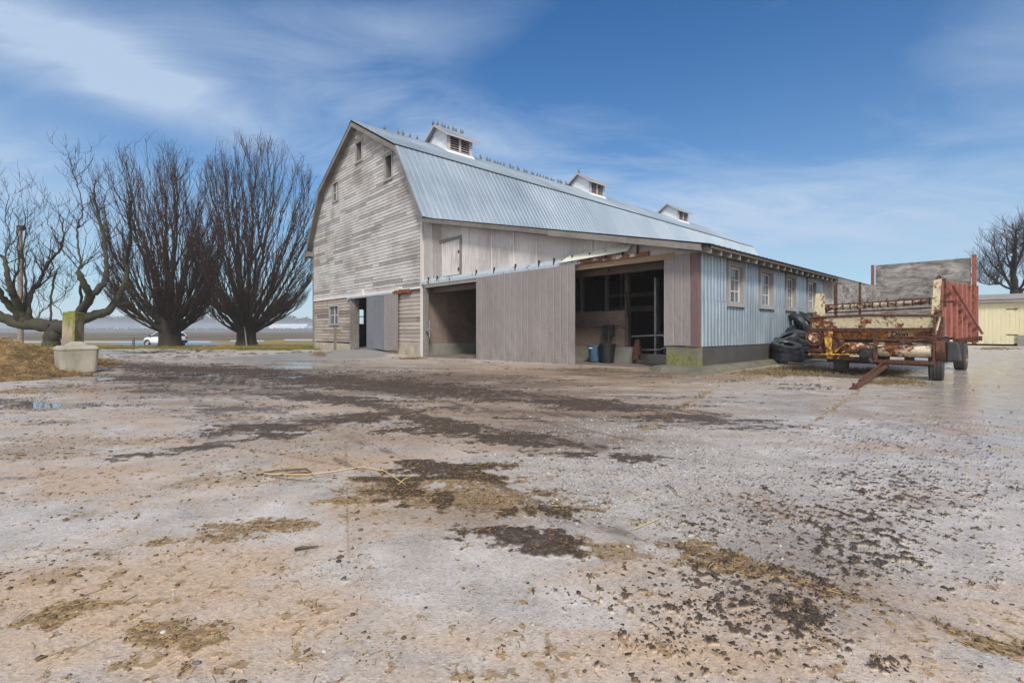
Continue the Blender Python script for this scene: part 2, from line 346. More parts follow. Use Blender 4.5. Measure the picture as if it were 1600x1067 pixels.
def mat_plain(name, col, ro=.6, me=0, var=.3, sc=8, bs=.2):
    t = NT(name); n = t.noise(sc, (1, 1, 1), 5, .65)
    return t.fin(t.mix(t.ramp(n, [(.35, 0.0), (.68, 1.0)]), tuple(c * (1 - var) for c in col), tuple(min(1, c * (1 + var * .6)) for c in col)), ro, me, bump=n, bs=bs)
M['rubber'] = mat_plain('tyre_rubber', (.048, .052, .060), .40, 0, .6, 4)
M['rubberdust'] = mat_plain('dusty_tyre_rubber', (.045, .042, .042), .7, 0, .4, 6)
M['blackcan'] = mat_plain('black_plastic', (.015, .016, .018), .45)
M['bluecan'] = mat_plain('blue_plastic', (.045, .10, .16), .5)
M['dark'] = mat_plain('dark_void_metal', (.02, .018, .017), .7)
M['pigeon'] = mat_plain('pigeon_feathers', (.13, .145, .16), .7, 0, .3)
M['steel'] = mat_plain('grey_steel_pipe', (.35, .36, .38), .4, .6, .3)
M['carpaint'] = mat_plain('white_car_paint', (.74, .76, .78), .25, 0, .05, 1)
M['chrome'] = mat_plain('alloy', (.5, .5, .52), .3, .8, .1)
M['redlamp'] = mat_plain('red_tail_lamp', (.45, .02, .02), .25, 0, .1)
M['faded'] = mat_plain('faded_lettering_patch', (.56, .34, .17), .7, 0, .4, 12)
M['white'] = mat_plain('white_paint', (.7, .68, .64), .6, 0, .2)
M['cream_metal'] = mat_plain('cream_flashing', (.66, .64, .55), .5, 0, .12, 3)
M['shedwall'] = mat_panel('yellow_painted_boards', (.68, .62, .40), (.60, .54, .35), .1)
M['shedroof'] = mat_plain('shed_roof_felt', (.30, .32, .30), .7, 0, .3, 3)
M['post'] = mat_wood('old_post', (.20, .165, .13), (.12, .095, .075), (.05, .04, .03), (4, 4, .6), .4, (.04, .035, .02), .4)
M['pole'] = mat_wood('utility_pole_wood', (.30, .26, .21), (.20, .17, .14), (.09, .075, .06), (4, 4, .4), .3, (.08, .07, .05), .3)
def mat_glass(name, col, ro=.08):
    t = NT(name); n = t.noise(2.2, (1, 1, 1), 4, .6, 1)
    return t.fin(t.mix(t.ramp(n, [(.4, 0.0), (.62, 1.0)]), col, tuple(c * 1.6 for c in col)), ro, 0, bump=n, bs=.12, spec=.9)
M['glass'] = mat_glass('dirty_window_glass', (.10, .11, .13))
M['carglass'] = mat_glass('car_glass', (.02, .03, .035))
t = NT('clear_window_glass'); t.b.inputs['Transmission Weight'].default_value = 1; M['clear'] = t.fin((.85, .9, .95), .05)
def mat_bark(name, col, moss, ms=.5):
    t = NT(name); n = t.noise(6, (1, 1, .3), 6, .7); n2_ = t.noise(1.3, (1, 1, 1), 4, .6)
    c = t.mix(t.ramp(n, [(.35, 0.0), (.65, 1.0)]), tuple(x * .5 for x in col), tuple(x * 1.35 for x in col))
    c = t.mix(t.math('MULTIPLY', t.ramp(n2_, [(.42, 0.0), (.6, 1.0)]), ms), c, moss)
    return t.fin(c, .9, bump=n, bs=.8, bd=.04)
M['bark'] = mat_bark('dark_mossy_bark', (.022, .015, .011), (.032, .029, .008), .7)
M['twig'] = mat_bark('reddish_twigs', (.048, .019, .012), (.024, .016, .008), .4)
M['bark2'] = mat_bark('grey_green_bark', (.040, .032, .025), (.045, .052, .018), .8)
M['twig2'] = mat_bark('grey_twigs', (.030, .021, .018), (.028, .021, .018), .4)
M['farleaf'] = mat_plain('distant_foliage', (.05, .055, .05), .9, 0, .4, .5)
M['farwall'] = mat_plain('distant_white_wall', (.75, .77, .8), .6, 0, .05, .1)
M['farroof'] = mat_plain('distant_grey_roof', (.60, .63, .66), .5, 0, .1, .1)
M['mud'] = mat_plain('mud_clod', (.060, .041, .027), .6, 0, .5, 25, .6)
M['manure'] = mat_plain('manure_clod', (.13, .083, .042), .75, 0, .55, 25, .6)
t = NT('straw_blades'); M['straw'] = t.fin(t.ramp(t.attr('tint'), [(0.0, (.16, .09, .035)), (.5, (.40, .25, .09)), (1.0, (.62, .46, .22))]), .7)
t = NT('weed_blades'); M['weed'] = t.fin(t.ramp(t.attr('tint'), [(0.0, (.10, .07, .03)), (.5, (.26, .19, .09)), (1.0, (.16, .15, .05))]), .85)
t = NT('grass_blades'); M['grass'] = t.fin(t.ramp(t.attr('tint'), [(0.0, (.20, .14, .04)), (.4, (.34, .24, .06)), (.7, (.13, .15, .03)), (1.0, (.07, .12, .02))]), .8)
t = NT('pebble'); M['pebble'] = t.fin(t.ramp(t.attr('tint'), [(0.0, (.09, .10, .115)), (.5, (.30, .29, .28)), (.85, (.42, .40, .37)), (1.0, (.52, .50, .47))]), .5)
t = NT('heap'); n_ = t.noise(5, (1, 1, 1), 8, .75); M['heap'] = t.fin(t.ramp(n_, [(.35, (.055, .034, .018)), (.52, (.20, .125, .045)), (.68, (.40, .26, .09))]), .85, bump=n_, bs=1, bd=.1)
# ------------------------------------------------------------------ ground
def terr(x, y):
    x = np.asarray(x, float); y = np.asarray(y, float)
    pl = np.interp(y, [13, 19, 22, 32, 40, 50, 60], [0, -.10, -.19, -.24, -.30, -.62, -.66])
    pr = np.interp(y, [13, 40, 80], [0, 0, -.5])
    w = sst(3, 14, x - (y - 12) * .35); z = pl * (1 - w) + pr * w
    dx, dy = x - CX, y - CY; u = dx * BX + dy * BY; v = -dx * BY + dy * BX
    z = z + .23 * np.exp(-((v - 19.0) / 3.2)**2 - ((u + .2) / 1.5)**2)
    return z
def tz(x, y): return float(terr(x, y))
def ell(px, py, cx, cy, rx, ry, rot=0):
    a = math.radians(rot); dx = px - cx; dy = py - cy
    return np.sqrt(((dx * math.cos(a) + dy * math.sin(a)) / rx)**2 + ((-dx * math.sin(a) + dy * math.cos(a)) / ry)**2)
MUD = [(300,578,190,9,2,1),(470,590,150,7,3,1),(640,606,170,9,5,1),(900,632,200,9,7,1),(1070,651,75,6,3,1),(560,628,170,6,5,.9),(430,668,150,7,-6,.9),
       (330,697,110,6,-9,.8),(560,655,120,7,-8,.9),(690,664,110,8,14,1),(800,690,140,13,6,1.1),(860,697,85,9,3,1.1),(690,735,75,14,8,1.1),(790,765,85,8,24,1),
       (720,786,95,26,6,.95),(825,838,58,15,10,1),(360,640,60,6,0,.7),(140,560,60,6,4,.9),(190,590,120,6,2,.8),(30,632,70,8,0,.8),(450,560,70,3,2,.6),
       (250,612,110,4,3,.7),(740,620,80,5,5,.7),(1010,644,80,5,4,.9),(760,590,90,3,2,.5),(620,640,60,4,5,.8)]
BRN = [(730,776,110,30,4,1.1),(590,772,60,16,-8,.9),(320,757,150,20,-6,.5),(340,838,100,10,-8,.8),(480,700,160,24,-8,.4),(110,955,60,15,-10,.9),(290,1012,60,26,10,.7),
       (330,1050,80,18,-4,.7),(70,900,110,28,-8,.5),(130,770,120,12,-6,.4),(980,862,70,14,10,.6),(1140,880,110,16,20,1.0),(1300,932,150,13,18,1.1),(1480,990,160,11,18,1.0),(1620,1030,80,9,16,1.0),
       (1270,985,40,26,60,.5),(60,700,120,16,-4,.5),(230,690,120,10,-6,.5),(420,885,50,10,5,.4),(560,1000,90,26,0,.3),(1060,640,60,4,-30,.6),(1300,640,60,3,-35,.6),(560,830,14,110,2,.35),
       (100,610,120,7,-2,.7),(60,660,90,6,-3,.5),(1170,588,60,4,-2,.6),(690,730,200,6,0,.4)]
FILM = [(250,930,420,120,-8,1),(120,720,260,60,-6,.6),(600,860,300,60,-6,.55),(480,640,420,60,0,.55),(830,640,330,70,4,.6),(900,590,280,26,2,1.0),(1000,950,420,110,4,.45),(500,740,260,50,-5,.5),(200,640,300,40,-2,.55),(1100,1000,420,70,8,.4)]
WET = [(520,574,26,2.2,0,.9),(330,600,22,2,0,.8),(90,610,30,2.5,0,.9),(55,632,48,6,0,1),(58,662,66,3.2,-2,1),(22,746,46,4.5,0,1),(310,586,26,2.4,0,1),(262,590,18,2.2,0,1),(430,588,26,2.2,0,1),(452,589,20,1.6,0,1),(150,592,28,2,-2,.9),(470,573,55,3,0,.8),(240,603,30,2,0,.8),(420,612,40,2,0,.6),(110,592,24,2,0,.7)]
SHEEN = [(1550,640,190,90,0,1.5),(1450,700,260,90,0,.6),(1250,640,260,36,0,.75),(1580,570,70,24,0,.9),(150,830,260,60,0,.35),(60,700,160,60,0,.5),(250,640,240,26,0,.6),(470,565,70,10,0,.8),(1000,700,160,26,0,.3),(1350,850,300,120,0,.25)]
GRAV = [(1000,735,190,62,5,1.0),(900,800,90,20,0,.8),(1120,800,120,40,0,.6),(1210,560,60,5,-10,.5)]
SPEC = [(1200,800,120,50,.8),(1330,840,150,90,1),(1190,940,130,90,1),(1130,900,110,50,.8),(1270,980,40,40,1.6),(1400,770,170,60,.9),(1400,700,180,40,.5),(1100,980,150,70,.7),(1390,1052,26,10,2.4),(960,930,110,50,.35),(1100,820,60,26,.8),(1500,860,120,90,.35),(1270,930,60,30,1.2)]
def build_ground():
    inv = np.concatenate([np.linspace(1 / 0.35, 1 / 1.32, 14)[:-1], np.linspace(1 / 1.32, 1 / 2200., 610)]); r = 1 / inv
    dense = np.arctan(np.linspace(-1.17, 1.17, 1250)); side = np.linspace(dense[-1], 2 * math.pi + dense[0], 46)[1:-1]
    th = np.concatenate([dense, side]); n = len(th)
    # radial rows are lines of equal depth inside the view, circles elsewhere
    k = np.where(np.abs(th) <= dense[-1] + 1e-6, 1 / np.cos(th), 1 / math.cos(dense[-1]))
    RR = r[:, None] * k[None, :]; X = RR * np.sin(th)[None, :]; Y = RR * np.cos(th)[None, :]
    X = X.ravel(); Y = Y.ravel(); Z = terr(X, Y)
    d = np.where(Y > .3, Y, 1e9); px = 800 + F * X / d; py = 516 + F * (H - 0) / d; py = np.where(Y > .3, py, 3000)
    # stretch the noise so that patches drag along the wheel tracks
    n1 = fbm(X * .9, Y * .9, 5); n2 = fbm(X * 4 + 9, Y * 4, 5, .6); n3 = fbm(X * 19, Y * 19 + 3, 4, .65); n4 = fbm(X * .9 + Y * .5, Y * 2.6, 5, .6); n6 = fbm(X * 1.3 + Y * .35, Y * 6.5, 4, .6)
    def acc(L, wob, soft):
        a = np.zeros_like(X)
        for c in L:
            e = ell(px, py, *c[:5]); m = e < 3
            q = np.zeros_like(X); q[m] = c[5] * (1 - sst(1 - soft, 1 + soft, e[m] + wob * .6 * (n2[m] - .5) + wob * .7 * (n3[m] - .5) + wob * .6 * (n4[m] - .5) + wob * .8 * (n6[m] - .5))); a = np.maximum(a, q)
        return a
    mud = acc(MUD, 3.6, .55); brn = acc(BRN, 3.6, .6); wet = acc(WET, 2.0, .15); gra = acc(GRAV, 1.2, .7)
    mud = mud * (1 - .8 * np.clip(brn, 0, 1) * (ell(px, py, 730, 778, 105, 24, 4) < 1.1) * (n2 > .42))
    film = np.zeros_like(X)
    for c in FILM:
        e = ell(px, py, *c[:5]); film = np.maximum(film, c[5] * np.exp(-e * e))
    film = np.clip(film * 1.1 + (n4 - .5) * 2.6 + (n2 - .5) * 1.2 - .08, 0, 1)
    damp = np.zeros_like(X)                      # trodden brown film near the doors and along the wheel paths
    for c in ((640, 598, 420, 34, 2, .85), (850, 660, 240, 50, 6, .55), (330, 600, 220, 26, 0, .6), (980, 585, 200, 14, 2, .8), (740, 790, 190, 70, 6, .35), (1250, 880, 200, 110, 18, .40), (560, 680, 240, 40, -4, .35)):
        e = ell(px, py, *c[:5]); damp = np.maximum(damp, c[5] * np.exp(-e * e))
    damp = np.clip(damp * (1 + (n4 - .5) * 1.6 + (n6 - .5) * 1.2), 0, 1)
    sheen = np.zeros_like(X)
    for c in SHEEN:
        e = ell(px, py, *c[:5]); sheen = np.maximum(sheen, c[5] * np.exp(-e * e))
    sheen = np.clip(sheen + (n4 - .5) * .7 * (sheen > .05), 0, 1.2)
    # generic mud dabs away from the placed ones
    g_ = sst(.56, .66, fbm(X * .9 + 40 + Y * .3, Y * 2.4 + 11, 5, .6)) * sst(3, 7, Y) * (Y < 24) * .8
    mud = np.maximum(mud, g_ * sst(.45, .55, n3) * (X < 6))
    sp = np.zeros_like(X)
    for c in SPEC:
        e = ell(px, py, *c[:4]); sp = np.maximum(sp, c[4] * np.exp(-e * e))
    n5 = fbm(X * 34, Y * 26, 3, .6)
    def track(P_, w, amp, ph):
        q = np.zeros_like(X)
        for (x0, y0), (x1, y1) in zip(P_[:-1], P_[1:]):
            L2 = (x1 - x0)**2 + (y1 - y0)**2; t_ = np.clip(((px - x0) * (x1 - x0) + (py - y0) * (y1 - y0)) / L2, 0, 1)
            dd = np.hypot((px - x0 - t_ * (x1 - x0)) * .5, py - y0 - t_ * (y1 - y0)); q = np.maximum(q, np.clip(1.3 - dd / w, 0, 1))
        return q * amp * (.45 + .55 * sst(.35, .65, n6 * .6 + n3 * .4)) * (.55 + .45 * (np.sin((X * 1.0 + Y * .5) * 28 + ph) > -.2))
    for P_, w, amp in (([(1140, 650), (860, 620), (560, 596), (300, 574), (160, 562)], 4, .9), ([(940, 702), (700, 660), (540, 626), (380, 598), (200, 580)], 6, .9), ([(1000, 690), (760, 640), (600, 612), (420, 590)], 3, .7), ([(620, 760), (480, 700), (330, 640), (250, 600), (215, 570)], 5, .55),
                       ([(700, 742), (560, 690), (420, 640), (330, 606), (280, 575)], 5, .55), ([(1180, 900), (1040, 850), (880, 810), (760, 785), (600, 760)], 8, .5), ([(1010, 660), (870, 648), (700, 640), (480, 650), (300, 690)], 5, .6), ([(1500, 800), (1380, 760), (1240, 730), (1100, 700)], 6, .3), ([(1600, 760), (1500, 720), (1400, 690)], 5, .3)):
        mud = np.maximum(mud, track(P_, w * 1.2, amp, w))
    spm = sst(.0, .05, n5 - (.80 - .27 * np.clip(sp, 0, 1.4))) * (sp > .08); mud = np.maximum(mud, spm * .9)
    # small dirt crumbs everywhere nearby
    cr = sst(.66, .74, fbm(X * 24 + 7, Y * 20, 3, .6) + .10 * (film - .5) + .16 * (n2 - .5)) * (Y < 14) * .55; brn = np.maximum(brn, cr)
    seen = (Y > 1.32) & (np.abs(X) < 1.165 * Y); mud = mud * seen; brn = brn * seen; spm = spm * seen; film = np.where(seen, film, .35)
    # zones beyond the yard
    lawn = np.zeros_like(X)
    edge = 27.5 + 1.5 * (n1 - .5) * 4 + np.interp(X, [-30, -18, -13, -8], [5.5, 3.0, 0, 0])
    lawn = sst(0, .8, (Y - edge)) * (X < 4)
    uu = (X - CX) * BX + (Y - CY) * BY; vv = -(X - CX) * BY + (Y - CY) * BX
    lawn = lawn * (vv > 26.0) + 0 * X
    lawn = np.maximum(lawn, ((vv > 27.2) & (Y > 26)) * sst(0, 1.2, Y - edge + 0))
    # weeds by the wagon
    wd = np.zeros_like(X)
    for c in ((1300,583,150,7,0,1.1),(1220,579,90,7,-4,1.0),(1400,598,60,6,0,.9),(1560,545,60,3,0,.7),(640,556,40,3,0,.8),(500,548,20,4,0,.8)):
        e = ell(px, py, *c[:5]); wd = np.maximum(wd, c[5] * np.exp(-e * e))
    wd = sst(.40, .62, wd * .8 + (n3 - .5) * .8 + (n2 - .5) * .5) * .8
    field = sst(0, 6, Y - np.where(X < -55, 76, np.interp(X, [-60, -45, -36, 0], [78, 78, 97, 110]))) * (Y > 50)
    # wet road strip and asphalt turn-out behind the first trees
    rn = np.interp(X, [-120, -62, -46, -36, -20], [70, 66, 68, 84, 100]); rf = rn + np.interp(X, [-62, -36], [9, 13])
    rf = rn + (rf - rn) * .75; road = sst(0, .6, Y - rn) * (1 - sst(0, .6, Y - rf)) * (X < 0)
    turn = (1 - sst(-.3, .5, ell(px, py, 262, 534, 85, 7.5) - 1 + .0 * X)) * (Y > 40) * (X < 0)
    apron = sst(-.1, .1, 1 - ell(px, py, 470, 553, 145, 7.5, -2) + .25 * (n1 - .5)) * (Y > 18) * (X < 0)
    lawn = np.maximum(lawn * (1 - turn) * (1 - road), 0); field = np.maximum(field * (1 - road), 0)
    far_right = (X > 6) & (Y > 45); field = np.where(far_right, 1.0, field); lawn = np.where(far_right, 0, lawn)
    anyland = np.clip(lawn + field + road + turn, 0, 1)
    mud = mud * (1 - anyland); brn = brn * (1 - anyland); film = film * (1 - anyland)
    mud = np.where((Y > 20) & (Y < 34) & (X < -6), np.maximum(mud, sst(.50, .60, n4 * .6 + n2 * .4) * (1 - lawn) * (1 - apron) * .9), mud)
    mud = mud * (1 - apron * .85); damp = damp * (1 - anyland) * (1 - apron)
    near = 1 - sst(9, 20, Y)
    Z = Z + near * (mud * (.004 + .018 * (n3 - .4)) + brn * (.002 + .011 * (n3 - .4)) + spm * .003 + (n1 - .5) * .016)
    wq = np.clip(wet * 1.3, 0, 1); Z = Z * (1 - wq) + terr(X, Y) * wq; mud = mud * (1 - wq); brn = brn * (1 - wq); Z = Z + lawn * (n2 - .3) * .10 * (Y < 60)
    rut = np.sin((X * .92 + Y * .38) * 8) * .5 + .5; Z = Z + near * mud * rut * .006
    joint = np.zeros_like(X)
    def seam(x0, y0, x1, y1, w):
        t_ = ((px - x0) * (x1 - x0) + (py - y0) * (y1 - y0)) / ((x1 - x0)**2 + (y1 - y0)**2); t_ = np.clip(t_, 0, 1)
        dd = np.hypot(px - x0 - t_ * (x1 - x0), (py - y0 - t_ * (y1 - y0)) * 1.6); return np.clip(1 - dd / w, 0, 1)
    for s_ in ((1040,842,1700,1052,9),(930,662,1165,618,5),(540,690,545,890,3),(1165,618,1600,690,3),(380,700,545,730,4)): joint = np.maximum(joint, seam(*s_))
    joint *= sst(.35, .55, n2)
    step = (py > 842 + (px - 1040) * .318) & (px > 1040)       # the nearer slab stands a touch higher
    Z = Z + sst(1040, 1300, px) * sst(-8, 8, py - (842 + (px - 1040) * .318)) * .016 * (py < 2900) * (py > 700)
    # water lies level
    V = np.stack([X, Y, Z], 1).astype(np.float32); nr = len(r)
    i = np.arange(nr - 1)[:, None] * n + np.arange(n)[None, :]; j = np.arange(nr - 1)[:, None] * n + (np.arange(n)[None, :] + 1) % n
    Fq = np.stack([i, i + n, j + n, j], 2).reshape(-1, 4)
    c0 = len(V); V = np.vstack([V, [[0, 0, 0]]]).astype(np.float32)
    tri = np.stack([np.arange(n), (np.arange(n) + 1) % n, np.full(n, c0)], 1)
    me = bpy.data.meshes.new('ground'); me.vertices.add(len(V)); me.vertices.foreach_set('co', V.ravel())
    nl = Fq.size + tri.size; me.loops.add(nl); me.loops.foreach_set('vertex_index', np.concatenate([Fq.ravel(), tri.ravel()]).astype(np.int32))
    npoly = len(Fq) + len(tri); me.polygons.add(npoly)
    ls = np.concatenate([np.arange(len(Fq)) * 4, Fq.size + np.arange(len(tri)) * 3]).astype(np.int32); me.polygons.foreach_set('loop_start', ls)
    me.polygons.foreach_set('use_smooth', np.ones(npoly, bool)); me.update(calc_edges=True)
    def ca(name, a, b, c, dd):
        A_ = me.color_attributes.new(name, 'FLOAT_COLOR', 'POINT'); q = np.stack([a, b, c, dd], 1); q = np.vstack([q, [[0, 0, 0, 0]]]).astype(np.float32); A_.data.foreach_set('color', q.ravel())
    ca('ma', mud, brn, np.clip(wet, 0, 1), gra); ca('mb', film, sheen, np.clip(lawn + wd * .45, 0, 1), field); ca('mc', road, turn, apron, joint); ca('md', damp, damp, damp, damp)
    o = link(bpy.data.objects.new('ground', me)); tag(o, kind='structure')
    t = NT('yard_ground'); A = t.n('ShaderNodeAttribute', attribute_name='ma'); B = t.n('ShaderNodeAttribute', attribute_name='mb'); Cc = t.n('ShaderNodeAttribute', attribute_name='mc')
    def sp3(a):
        q = t.n('ShaderNodeSeparateColor'); t.l(a.outputs['Color'], q.inputs[0]); return q.outputs[0], q.outputs[1], q.outputs[2], a.outputs['Alpha']
    mud_, brn_, wet_, gra_ = sp3(A); film_, sheen_, lawn_, field_ = sp3(B); road_, turn_, apron_, joint_ = sp3(Cc)
    f1 = t.noise(3, (1, 1, 1), 8, .65); f2 = t.noise(40, (1, 1, 1), 5, .7); f3 = t.noise(140, (1, 1, 1), 3, .7)
    base = t.ramp(t.math('ADD', t.math('MULTIPLY', f1, .6), t.math('MULTIPLY', f2, .4)), [(.34, (.27, .235, .205)), (.5, (.45, .402, .355)), (.66, (.60, .55, .50))])
    vc = t.vor(75, 'Color'); vd = t.vor(75, 'Distance'); vg = t.n('ShaderNodeSeparateColor'); t.l(vc, vg.inputs[0])
    ston = t.ramp(vg.outputs[0], [(0.0, (.13, .125, .125)), (.35, (.30, .28, .26)), (.7, (.40, .38, .36)), (.92, (.60, .58, .55))])
    smask = t.math('MULTIPLY', t.ramp(vd, [(.25, 1.0), (.50, 0.0)]), t.math('ADD', .55, gra_), True)
    smask = t.math('MULTIPLY', smask, t.ramp(vg.outputs[1], [(.35, 0.0), (.45, 1.0)]))
    base = t.mix(smask, base, ston)
    tan = t.ramp(f2, [(.3, (.31, .21, .13)), (.6, (.55, .39, .25))])
    base = t.mix(t.math('MULTIPLY', film_, .85), base, tan)
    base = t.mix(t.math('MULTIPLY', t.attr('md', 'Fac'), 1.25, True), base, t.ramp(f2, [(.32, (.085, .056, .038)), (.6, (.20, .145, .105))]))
    base = t.mix(t.math('MULTIPLY', t.ramp(f3, [(.62, 0.0), (.72, 1.0)]), .5), base, (.20, .15, .11))
    base = t.mix(t.math('MULTIPLY', joint_, .5), base, (.17, .10, .055))
    bm_ = t.math('MULTIPLY', t.ramp(t.math('ADD', brn_, t.math('MULTIPLY', t.math('SUBTRACT', f2, .5), 1.2)), [(.35, 0.0), (.6, 1.0)]), .85)
    base = t.mix(bm_, base, t.ramp(f2, [(.32, (.085, .055, .028)), (.5, (.22, .14, .065)), (.66, (.42, .29, .14))]))
    mm = t.ramp(t.math('ADD', mud_, t.math('MULTIPLY', t.math('SUBTRACT', f2, .5), 1.1)), [(.20, 0.0), (.50, .55), (.80, 1.0)])
    base = t.mix(t.math('MULTIPLY', mm, .92), base, t.ramp(f2, [(.32, (.022, .014, .010)), (.50, (.058, .039, .027)), (.66, (.13, .092, .065))]))
    base = t.mix(t.math('MULTIPLY', apron_, .8), base, t.ramp(f2, [(.35, (.16, .155, .15)), (.65, (.25, .24, .235))]))
    gcol = t.ramp(t.math('ADD', t.math('MULTIPLY', t.noise(.35, (1, 1, 1), 5, .6), .55), t.math('MULTIPLY', f2, .45)), [(.35, (.22, .12, .035)), (.48, (.27, .19, .05)), (.58, (.14, .15, .03)), (.7, (.09, .12, .02))])
    base = t.mix(lawn_, base, gcol)
    base = t.mix(field_, base, t.ramp(t.noise(.05, (1, .25, 1), 5, .6), [(.35, (.075, .05, .03)), (.55, (.14, .10, .055)), (.7, (.16, .14, .06))]))
    base = t.mix(turn_, base, (.10, .11, .125)); base = t.mix(road_, base, (.42, .42, .42))
    wetc = t.mix(1.0, base, (.45, .42, .40), 'MULTIPLY'); base = t.mix(wet_, base, wetc)
    ro = t.mix(sheen_, t.ramp(f1, [(.35, .42), (.65, .66)]), t.ramp(f2, [(.35, .05), (.65, .18)]))
    ro = t.mix(mm, ro, t.ramp(f2, [(.4, .62), (.6, .45)])); ro = t.mix(bm_, ro, .75); ro = t.mix(lawn_, ro, .95); ro = t.mix(field_, ro, .95)
    ro = t.mix(wet_, ro, .015); ro = t.mix(road_, ro, .06); ro = t.mix(turn_, ro, .25)
    hgt = t.math('ADD', t.math('MULTIPLY', f2, .8), t.math('ADD', t.math('MULTIPLY', f3, .25), t.math('MULTIPLY', smask, .5)))
    q = t.n('ShaderNodeBump'); t.l(hgt, q.inputs['Height']); q.inputs['Distance'].default_value = .012
    t.l(t.math('MULTIPLY', t.math('SUBTRACT', 1.0, t.math('MAXIMUM', wet_, t.math('MULTIPLY', sheen_, .6))), t.math('ADD', .45, t.math('MULTIPLY', mm, .4))), q.inputs['Strength']); t.l(q.outputs[0], t.b.inputs['Normal'])
    t.fin(base, ro, 0, spec=t.math('SUBTRACT', t.math('ADD', .42, t.math('MULTIPLY', sheen_, .6)), t.math('MULTIPLY', t.math('MAXIMUM', mm, bm_), .32))); me.materials.append(t.m)
    return dict(px=px, py=py, X=X, Y=Y, Z=Z, mud=mud, brn=brn, gra=gra, lawn=lawn, wd=wd, sp=sp, spm=spm, wet=wet, film=film)
GD = build_ground()

def fastmesh(name, V, Fc, m, tint=None, kind='stuff', smooth=False):
    k = Fc.shape[1]; me = bpy.data.meshes.new(name); me.vertices.add(len(V)); me.vertices.foreach_set('co', V.astype(np.float32).ravel())
    me.loops.add(Fc.size); me.loops.foreach_set('vertex_index', Fc.ravel().astype(np.int32)); me.polygons.add(len(Fc))
    me.polygons.foreach_set('loop_start', (np.arange(len(Fc)) * k).astype(np.int32))
    if smooth: me.polygons.foreach_set('use_smooth', np.ones(len(Fc), bool))
    me.update(calc_edges=True)
    if tint is not None:
        a = me.attributes.new('tint', 'FLOAT', 'POINT'); a.data.foreach_set('value', tint.astype(np.float32))
    me.materials.append(m); o = link(bpy.data.objects.new(name, me))
    if kind: tag(o, kind=kind)
    return o
rng = np.random.RandomState(11)
_g = (1 + 5**.5) / 2
ICO = np.array([(-1,_g,0),(1,_g,0),(-1,-_g,0),(1,-_g,0),(0,-1,_g),(0,1,_g),(0,-1,-_g),(0,1,-_g),(_g,0,-1),(_g,0,1),(-_g,0,-1),(-_g,0,1)]) / math.sqrt(1 + _g * _g)
ICF = np.array([(0,11,5),(0,5,1),(0,1,7),(0,7,10),(0,10,11),(1,5,9),(5,11,4),(11,10,2),(10,7,6),(7,1,8),(3,9,4),(3,4,2),(3,2,6),(3,6,8),(3,8,9),(4,9,5),(2,4,11),(6,2,10),(8,6,7),(9,8,1)])
def lumps(name, idx, size, flat, m, label, cat, jit=.45, tint=None, sub=True):
    size = np.minimum(size, .011 * (1 + GD['Y'][idx] * .10)); P = np.stack([GD['X'][idx], GD['Y'][idx], GD['Z'][idx]], 1); n = len(P); P[:, :2] += rng.randn(n, 2) * .01
    sc = size[:, None, None] * (1 + jit * (rng.rand(n, 12, 1) - .5) * 2)
    asp = np.stack([rng.uniform(.6, 1.5, n), rng.uniform(.6, 1.2, n), flat], 1)[:, None, :]
    V = ICO[None] * sc * asp; a = rng.rand(n) * 6.28; ca, sa = np.cos(a)[:, None], np.sin(a)[:, None]
    V = np.stack([V[..., 0] * ca - V[..., 1] * sa, V[..., 0] * sa + V[..., 1] * ca, V[..., 2]], 2) + P[:, None, :] + np.array([0, 0, 1])[None, None] * (size * flat * .35)[:, None, None]
    Fc = (ICF[None] + (np.arange(n) * 12)[:, None, None]).reshape(-1, 3)
    o = fastmesh(name, V.reshape(-1, 3), Fc, m, None if tint is None else np.repeat(tint, 12)); tag(o, label, cat); return o
# area weight: vertices are dense near the camera, so weight by cell area
area = GD['Y']**3 * (GD['Y'] > 1.3) * (GD['Y'] < 14) * (np.abs(GD['X']) < 1.15 * GD['Y'])
def pick(w, n):
    w = w * (w > 0); c = np.cumsum(w); return np.searchsorted(c, rng.rand(n) * c[-1])
persp = 1 / np.maximum(GD['Y'], 1.3)**1.3
i_ = pick(area * persp * (GD['mud'] * 1.0 + .003) * (GD['wet'] < .1), 8000)
lumps('mud_clods', i_, rng.gamma(1.2, .0019, 8000) * (1 + GD['Y'][i_] * .14) + .0010, rng.uniform(.25, .6, 8000), M['mud'], 'dark crumbs of mud strewn over the wheel tracks in the yard', 'mud')
i_ = pick(area * persp * (GD['brn'] + .010) * (GD['wet'] < .1), 11000)
lumps('manure_crumbs', i_, rng.gamma(1.2, .0019, 11000) * (1 + GD['Y'][i_] * .14) + .0009, rng.uniform(.3, .65, 11000), M['manure'], 'brown crumbs of manure and bedding scattered on the concrete', 'manure')
i_ = pick(area * persp**1.6 * (np.clip(GD['sp'], 0, 2)**1.5), 6000)
lumps('mud_spatter', i_, rng.gamma(1.1, .0020, 6000) * (1 + GD['Y'][i_] * .1) + .0008, rng.uniform(.15, .4, 6000), M['mud'], 'dark specks of mud spattered over the slab at lower right', 'mud')
i_ = pick(area * persp * (GD['gra'] + .01) * (GD['mud'] < .3), 15000)
lumps('pebbles', i_, rng.gamma(2.0, .0011, 15000) * (1 + GD['Y'][i_] * .14) + .001, rng.uniform(.3, .6, 15000), M['pebble'], 'fine grey and pale pebbles lying loose in a patch mid yard', 'gravel', .25, rng.rand(15000))
